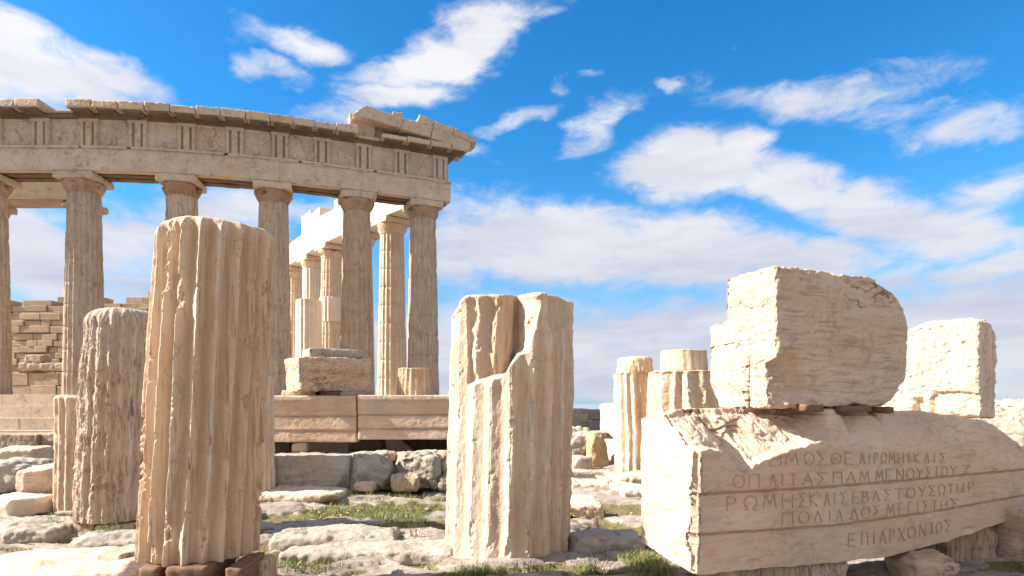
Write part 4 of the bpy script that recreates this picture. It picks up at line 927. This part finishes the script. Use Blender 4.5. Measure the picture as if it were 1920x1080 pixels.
def build_letters():
    g_ = random.Random(4)
    for txt, xs, prof in LINES:
        V = []; Fs = []
        px_, yt_, yb_ = zip(*prof)
        for k, ch in enumerate(txt):
            c = xs[k]; nb = min([abs(xs[j]-c) for j in (k-1, k+1) if 0 <= j < len(xs)])
            wpx = min(nb*.74, 25)*(.9 if ch not in 'ΟΘΩ' else 1.)
            t, b = np.interp(c, px_, yt_), np.interp(c, px_, yb_)
            for st_ in GL[ch]:
                P2 = []
                for (q, r), (q2, r2) in zip(st_[:-1], st_[1:]):
                    n = max(2, int(math.hypot(q2-q, r2-r)*12)); P2 += [(q+(q2-q)*i/n, r+(r2-r)*i/n) for i in range(n)]
                P2.append(st_[-1])
                pts = np.array([uz(c+(x-.5)*wpx, b+(t-b)*y) for x, y in P2])
                d = np.gradient(pts, axis=0); d /= np.maximum(np.linalg.norm(d, axis=1, keepdims=True), 1e-9); nrm = np.stack([-d[:, 1], d[:, 0]], 1)
                hw = .0029*(.8+.4*g_.random())
                for sgn in (1, -1):
                    pass
                L = pts+nrm*hw; Rr = pts-nrm*hw; o0 = len(V)
                al = np.concatenate([L, Rr]); off = face_off(al[:, 0], al[:, 1])+.0065
                for (u, z), of in zip(al, off): V.append((A0[0]+E1[0]*u-E2[0]*of, A0[1]+E1[1]*u-E2[1]*of, z))
                n = len(pts)
                for i in range(n-1): Fs.append((o0+i, o0+n+i, o0+n+i+1, o0+i+1))
        V = np.array(V); N3 = np.array([E2[0], E2[1], 0])
        # give the strokes a thickness reaching into the stone
        n = len(V); V = np.concatenate([V, V+N3*.02]); F2 = list(Fs)+[tuple(reversed([i+n for i in f])) for f in Fs]
        from collections import Counter
        ec = Counter()
        for f in Fs:
            for a, b in zip(f, f[1:]+f[:1]): ec[(a, b)] += 1
        for (a, b) in ec:
            if (b, a) not in ec: F2.append((b, a, a+n, b+n))
        o = link_mesh('inscription_line', V, F2, M_letter, loc=tuple(insc.location), smooth=False, parent=insc)
        pass
build_letters()
# ---------------------------------------------------------------- the two big blocks on top of it
def pl(base, e, t, z): return np.array([base[0]+e[0]*t, base[1]+e[1]*t, z])
C0 = np.array([gx(1456, 5.02), 5.02])
def build_topblock():
    zb, zt = 1.565, 2.715
    def shape(p, s):
        q = p.copy()
        right = sstep(p[:, 0], .0, .64); zc = p[:, 2]/.575
        q[:, 0] += right*(.44*np.sqrt(np.clip(1-((zc+.12)/1.02)**2, 0, 1))-.03)
        q[:, 0] -= right*.10*sstep(-zc, .55, 1.)
        # step cut out of the back top of the left end
        back = sstep(p[:, 1], .14, .17); up = sstep(p[:, 2], .19, .23)
        q[:, 2] -= 0
        q[:, 1] -= back*up*(p[:, 1]-.15)*.95
        q[:, 1] -= sstep(-zc, .55, 1.)*np.maximum(0, p[:, 1])*.28
        q[:, 2] -= np.maximum(0, p[:, 1])*.10*(zc > 0)
        q[:, 2] -= sstep(p[:, 0], .52, .66)*sstep(zc, .6, 1)*.05
        # scoop at the lower front-left edge
        n = fbm(p*3.3, 91, 3)
        d = np.hypot((p[:, 0]+.56)/.30, (p[:, 2]+.38+.1*n)/.30)
        q[:, 1] += sstep(-d, -1, -.75)*(p[:, 1] < -.1)*(.045+.05*n+.05*ridge(p*6, 93, 3))
        return q
    dims = (.64, .375, .575)
    def wf(s):
        t = .64+s[:, 0]*.64; w = .375+s[:, 1]*.375; z = zb+(s[:, 2]+1)/2*(zt-zb)+.012*s[:, 0]
        return np.stack([C0[0]+E1[0]*t+E2[0]*w, C0[1]+E1[1]*t+E2[1]*w, z], 1)
    V, Q = rock(dims, wf, res=.0085, r=.014, chip=.045, lump=.018, fine=.009, pits=.009, strata=.003, seed=92, maxn=300, shape=shape, freq=1.5)
    # chisel-pocked left end
    o = link_mesh('marble_block', V, Q, M_block, loc=(C0[0], C0[1], zb))
    tag(o, 'huge marble block with bulging rounded right end, lying on the inscribed block', 'stone block')
build_topblock()
for i, (a, b, t, u) in enumerate(((1478, 1548, 758, 772), (1546, 1642, 761, 773), (1636, 1676, 763, 775))):
    stone(('left', 'middle', 'right')[i]+' dark wooden wedge between the inscribed block and the bulging block', a, b, t, u, (5.12, 5.35, 5.52)[i], .25, R(25), 'wooden wedges under the bulging block', mat=M_wood, name='wooden_wedge', cat='wedge', r=.006, chip=.005, lump=.003, seed=200+i)
def build_rightblock():
    B = np.array([4.71, 6.30]); d = np.array([-.70, .714]); e = E1
    zb, zt = 1.455, 2.45; L = .80; T = .31
    def shape(p, s):
        q = p.copy(); u = (p[:, 0]/(L/2)+1)/2      # 0 at the near corner edge, 1 far back left
        h = (p[:, 2]/.4975+1)/2
        top = 1-.02*sstep(-u, -.12, 0)-.22*sstep(u, .50, 1.08)**1.3-.05*(1-np.sqrt(np.clip(1-((np.abs(u-.45)-.35).clip(0)/.2)**2, 0, 1)))
        q[:, 2] = (h*top*2-1)*.4975
        q[:, 0] += sstep(-h, -.8, -.15)*u*.10
        tt = (p[:, 1]/(T/2)+1)/2
        q[:, 2] -= sstep(h, .8, 1)*(.10*(np.abs(tt-.35)*1.6)**3)
        n = fbm(p*3, 95, 3)                         # socket near the foot
        dd = np.maximum(np.abs(p[:, 0]-.07)/.035, np.abs(p[:, 2]+.40)/.075)
        q[:, 1] += sstep(-dd, -1.15, -.85)*(p[:, 1] < -.05)*.07
        d2 = np.maximum(np.abs(p[:, 0]+.22+.04*n)/.17, np.abs(p[:, 2]+.42)/(.14+.06*n))
        q[:, 1] += sstep(-d2, -1.1, -.9)*(p[:, 1] < -.02)*(.035)
        return q
    def wf(s):
        t = (s[:, 0]+1)/2*L; w = (s[:, 1]+1)/2*T; z = zb+(s[:, 2]+1)/2*(zt-zb)-.02*s[:, 1]
        return np.stack([B[0]+d[0]*t+e[0]*w, B[1]+d[1]*t+e[1]*w, z], 1)
    V, Q = rock((L/2, T/2, .4975), wf, res=.0085, r=.02, chip=.04, lump=.012, fine=.006, pits=.009, seed=96, maxn=200, shape=shape, freq=1.6)
    Q = Q[:, ::-1]
    o = link_mesh('marble_block', V, Q, M_cut, loc=(B[0], B[1], zb))
    tag(o, 'round-shouldered pale block with a pocked sunlit face, on the right end of the inscribed block', 'stone block')
build_rightblock()
# stones under it
stone('large brown stone carrying the right end of the inscribed block', 1862, 2080, 955, 1200, 6.15, .9, R(20), mat=M_block, name='support_stone', cat='stone', r=.06, chip=.08, lump=.04, seed=210)
stone('dark shaded brown stone leaning under the inscribed block, left of the large brown stone', 1745, 1872, 990, 1130, 6.3, .5, R(10), mat=M_drum2, name='support_stone', cat='stone', r=.03, chip=.05, lump=.03, seed=211)
stone('round brown boulder at the bottom edge under the inscribed block', 1694, 1796, 1043, 1130, 5.5, .5, 0, mat=M_block, name='boulder', cat='boulder', r=.13, chip=.06, lump=.05, seed=212)
stone('long brown stone under the middle of the inscribed block, at the bottom edge', 1325, 1618, 1054, 1180, 5.1, .5, R(12), mat=M_drum2, name='support_stone', cat='stone', r=.05, chip=.07, lump=.04, seed=213)
stone('bright sunlit rock seen through the gap under the inscribed block', 1600, 1765, 1022, 1080, 7.2, .6, R(5), mat=M_cut, name='rock', cat='rock', r=.1, chip=.1, lump=.06, seed=214)
# ---------------------------------------------------------------- plants
GV = []; GF = []; GT = []
def blade(x, y, z, h, w, az, bend, tone):
    o = len(GV); dx, dy = math.cos(az), math.sin(az); px_, py_ = -dy*w/2, dx*w/2
    for t, ww in ((0, 1), (.5, .75), (1, .05)):
        bx = x+dx*bend*h*t*t; by = y+dy*bend*h*t*t; bz = z+h*t*(1-.25*bend*t)
        GV.append((bx-px_*ww, by-py_*ww, bz)); GV.append((bx+px_*ww, by+py_*ww, bz)); GT.extend((tone, tone))
    GF.append((o, o+1, o+3, o+2)); GF.append((o+2, o+3, o+5, o+4))
def scatter(n, x0, x1, y0, y1, hmul, thr, seed, tone=(0., .5), per=9, force=None):
    g = random.Random(seed); pts = []
    for _ in range(n):
        y = y0*(y1/y0)**g.random(); x = g.uniform(x0, x1)*(y if force is None else 1); pts.append((x, y))
    a = np.array(pts); h, s = ground_h(a[:, 0], a[:, 1])
    clump = fbm(np.stack([a[:, 0]*1.3, a[:, 1]*1.3, a[:, 0]*0], 1), 99, 2)
    for (x, y), z, q, cl in zip(pts, h, s, clump):
        if q+cl*.35 < thr: continue
        for _ in range(per):
            r = g.random()
            bx = x+g.gauss(0, .05); by = y+g.gauss(0, .05)
            tn = g.uniform(*tone)+(.35 if g.random() < .25 else 0)
            blade(bx, by, z-.01, hmul*g.uniform(.4, 1.3), g.uniform(.004, .009)*max(1, y/9), g.uniform(0, 6.28), g.uniform(.2, 1.1), min(1, tn))
scatter(5200, -.9, .9, 4.6, 17, .055, .62, 1, (.05, .7), 8)
scatter(1000, gx(565, 9), gx(822, 9), 8.2, 9.9, .065, .62, 2, (0.1, .75), 9, 1)
scatter(900, gx(1085, 6.5), gx(1235, 6.5), 5.9, 7.0, .09, .30, 3, (.1, .8), 9, 1)
scatter(420, gx(1190, 5.8), gx(1250, 5.8), 5.5, 6.3, .09, -.2, 4, (.2, .9), 8, 1)
scatter(420, gx(500, 6.3), gx(660, 6.3), 5.8, 6.9, .07, .1, 5, (.1, .9), 8, 1)
scatter(160, gx(515, 10.3), gx(840, 10.3), 10.0, 10.6, .10, -1., 6, (.1, .9), 7, 1)
scatter(90, gx(96, 7.9), gx(120, 7.9), 7.6, 8.1, .16, -1., 7, (.0, .4), 8, 1)
scatter(70, gx(180, 7.1), gx(215, 7.1), 7.0, 7.3, .10, -1., 8, (.0, .3), 8, 1)
scatter(90, gx(868, 5.8), gx(935, 5.8), 5.65, 5.9, .17, -1., 9, (.2, .7), 7, 1)
scatter(120, gx(1640, 6.6), gx(1700, 6.6), 6.4, 7.0, .12, -1., 10, (.1, .5), 8, 1)
scatter(60, gx(1150, 14), gx(1220, 14), 13.7, 14.0, .14, -1., 11, (.2, .9), 7, 1)
gr_ = link_mesh('grass', np.array(GV), GF, M_grass, smooth=False, attr={'tone': GT}); kind(gr_, 'stuff')
tag(gr_, 'short green and dry grass growing between the bedrock slabs', 'grass'); gr_['kind'] = 'stuff'
# gravel
def gravel():
    g = random.Random(5); V = []; Fs = []
    ico = [(0, 0, 1), (.9, 0, .3), (.2, .9, .35), (-.8, .5, .3), (-.7, -.6, .35), (.3, -.9, .3), (0, 0, -.4)]
    fi = [(0, 1, 2), (0, 2, 3), (0, 3, 4), (0, 4, 5), (0, 5, 1), (6, 2, 1), (6, 3, 2), (6, 4, 3), (6, 5, 4), (6, 1, 5)]
    pts = [(g.uniform(-.95, .95), 4.8*(18/4.8)**g.random()) for _ in range(2600)]
    a = np.array([(x*y, y) for x, y in pts]); h, s = ground_h(a[:, 0], a[:, 1])
    for (x, y), z, q in zip(a, h, s):
        if q < .2 and g.random() < .6: continue
        r = g.uniform(.008, .022)*(1+2.5*(g.random() < .06)); o = len(V); rz = g.uniform(0, 6.28); c, s_ = math.cos(rz), math.sin(rz); e = g.uniform(.6, 1.3)
        for vx, vy, vz in ico:
            k = g.uniform(.8, 1.2); V.append((x+(vx*c-vy*s_*e)*r*k, y+(vx*s_+vy*c*e)*r*k, z+vz*r*.7*k))
        Fs += [tuple(o+i for i in f) for f in fi]
    o = link_mesh('gravel', np.array(V), Fs, M_grey, smooth=False); tag(o, 'loose pebbles and stone chips strewn over the ground', 'gravel'); o['kind'] = 'stuff'
gravel()
# loose flat slabs of bedrock lying proud of the ground
slabs = [(505, 735, 1002, 1032, 6.9, 'M', 'dark-sided layered ledge in the middle of the ground between the two big drums'), (520, 850, 1032, 1058, 6.4, 'M', 'long pale flat slab in front of the dark-sided layered ledge'),
    (490, 640, 925, 938, 10.0, 'C', 'thin pale slab at the foot of the wall beside the tallest drum'), (1062, 1155, 905, 925, 11.5, 'C', 'thin pale slab in the middle distance, right of the broken centre drum'),
    (1145, 1225, 893, 915, 12.2, 'C', 'white flat slab at the foot of the narrow fluted stump'), (1160, 1240, 918, 942, 10.3, 'C', 'broad bright slab just left of the inscribed block'),
    (1060, 1130, 945, 972, 8.7, 'C', 'pale lump of bedrock at the right edge of the broken centre drum'), (1066, 1215, 1012, 1046, 6.6, 'M', 'low domed slab with dry twigs in front, right of the broken centre drum'),
    (830, 700, 0, 0, 0, '', '')]
for i, (a, b, t, u, Y, mt, lab) in enumerate(slabs):
    if not lab: continue
    stone(lab, a, b, t+(6 if i < 2 else 2), u+4, Y, .75*Y/8, rng.uniform(-.08, .08), 'bedrock slabs', mat=M_grey if mt == 'M' else M_cut, name='bedrock_slab', cat='rock', r=.04, chip=.07, lump=.045, fine=.012, strata=.02, seed=230+i, res=.018)
# twiggy weeds
def weed(px, Y, h, n, seed, label, dry=True, leaves=0):
    g = random.Random(seed); V = []; Fs = []; LV = []; LF = []
    x0 = gx(px, Y); z0 = gz(x0, Y)
    def tube(p, q, r0, r1):
        o = len(V); p = np.array(p); q = np.array(q); d = q-p; a = np.cross(d, (0, 1, .3)); a /= np.linalg.norm(a)+1e-9; b_ = np.cross(d, a); b_ /= np.linalg.norm(b_)+1e-9
        for c, r in ((p, r0), (q, r1)):
            for k in range(3): V.append(tuple(c+r*(math.cos(k*2.094)*a+math.sin(k*2.094)*b_)))
        for k in range(3): Fs.append((o+k, o+(k+1) % 3, o+3+(k+1) % 3, o+3+k))
    for _ in range(n):
        p = np.array((x0+g.gauss(0, h*.18), Y+g.gauss(0, h*.12), z0)); az = g.uniform(0, 6.28); sp = g.uniform(.1, .6); r = .004
        for k in range(4):
            q = p+np.array((math.cos(az)*sp*h/4, math.sin(az)*sp*h/4, h/4*g.uniform(.7, 1.1))); tube(p, q, r, r*.75); r *= .75
            if g.random() < .5: tube(q, q+np.array((g.gauss(0, .12*h), g.gauss(0, .1*h), h*.15)), r, r*.5)
            for _l in range(leaves):
                c = q+np.array((g.gauss(0, .03), g.gauss(0, .03), g.gauss(0, .02))); o = len(LV); s = g.uniform(.008, .016); aa = g.uniform(0, 6.28)
                for k2 in range(4): LV.append(tuple(c+s*np.array((math.cos(aa+k2*1.571), math.sin(aa+k2*1.571)*.6, g.uniform(-.4, .4)))))
                LF.append((o, o+1, o+2, o+3))
            p = q; az += g.uniform(-.5, .5)
    root = empty('weed', (x0, Y, z0)); tag(root, label, 'weed')
    link_mesh('stem', np.array(V), Fs, M_twig if dry else M_stem, loc=(x0, Y, z0), parent=root)
    if LV: link_mesh('leaves', np.array(LV), LF, M_stem, loc=(x0, Y, z0), parent=root, smooth=False)
weed(732, 7.3, .24, 14, 1, 'spiky dry tuft left of the other one, in the middle of the ground', leaves=0)
weed(776, 7.2, .21, 12, 2, 'spiky dry tuft nearer the broken centre drum, in the middle of the ground', leaves=0)
weed(1120, 5.95, .24, 16, 3, 'bare forked twigs in the foreground right of the broken centre drum')
weed(1150, 11., .35, 12, 4, 'small twiggy shrub on the pale ground below the narrow fluted stump')
weed(1672, 6.9, .16, 16, 5, 'leafy green weed in the gap under the inscribed block', False, 5)
weed(200, 7.25, .16, 10, 6, 'small green leafy weed under the rough brown drum', False, 6)
weed(108, 7.8, .22, 16, 7, 'green grassy weed left of the rough brown drum', False, 4)
weed(1060, 14., .2, 8, 8, 'small weed at the foot of the narrow fluted stump', False, 4)
# yellow flowers
fpos = [(598, 8.9), (606, 8.8), (640, 8.75), (652, 8.8), (672, 8.95), (576, 9.1), (796, 8.0), (806, 7.95), (703, 9.3), (1152, 7.6), (1158, 7.5), (1186, 6.6), (1176, 6.7), (1150, 8.9), (1200, 12.2), (935, 5.75), (1183, 8.7), (1120, 5.9), (525, 7.0), (760, 8.6)]
proto = None
for i, (px, Y) in enumerate(fpos):
    x = gx(px, Y); z = gz(x, Y)+.02
    if proto is None:
        proto = empty('wildflower', (x, Y, z))
        V = [(0, 0, .062)]+[((.018 if k % 2 else .010)*math.cos(k*math.pi/8), (.018 if k % 2 else .010)*math.sin(k*math.pi/8), .068) for k in range(16)]+[(0, 0, .055)]
        Fs = [(0, 1+k, 1+(k+1) % 16) for k in range(16)]+[(17, 1+(k+1) % 16, 1+k) for k in range(16)]
        link_mesh('petals', np.array(V)+np.array([x, Y, z]), Fs, M_yellow, loc=(x, Y, z), parent=proto)
        V = [(.002*math.cos(k*2.1), .002*math.sin(k*2.1), zz2) for zz2 in (-.03, .06) for k in range(3)]; Fs = [(k, (k+1) % 3, 3+(k+1) % 3, 3+k) for k in range(3)]
        link_mesh('stem', np.array(V)+np.array([x, Y, z]), Fs, M_stem, loc=(x, Y, z), parent=proto); r = proto
    else:
        r = proto.copy(); COL.objects.link(r); r.location = (x, Y, z)
        for ch in proto.children:
            c = ch.copy(); COL.objects.link(c); c.parent = r
    r['category'] = 'flower'; r['group'] = 'yellow wildflowers in the grass'; r['label'] = 'tiny yellow wildflower in the green patch left of the broken centre drum' if px < 830 else 'tiny yellow wildflower among the slabs right of the broken centre drum'
    r.rotation_euler = (R(rng.uniform(10, 50)), 0, rng.uniform(0, 1))
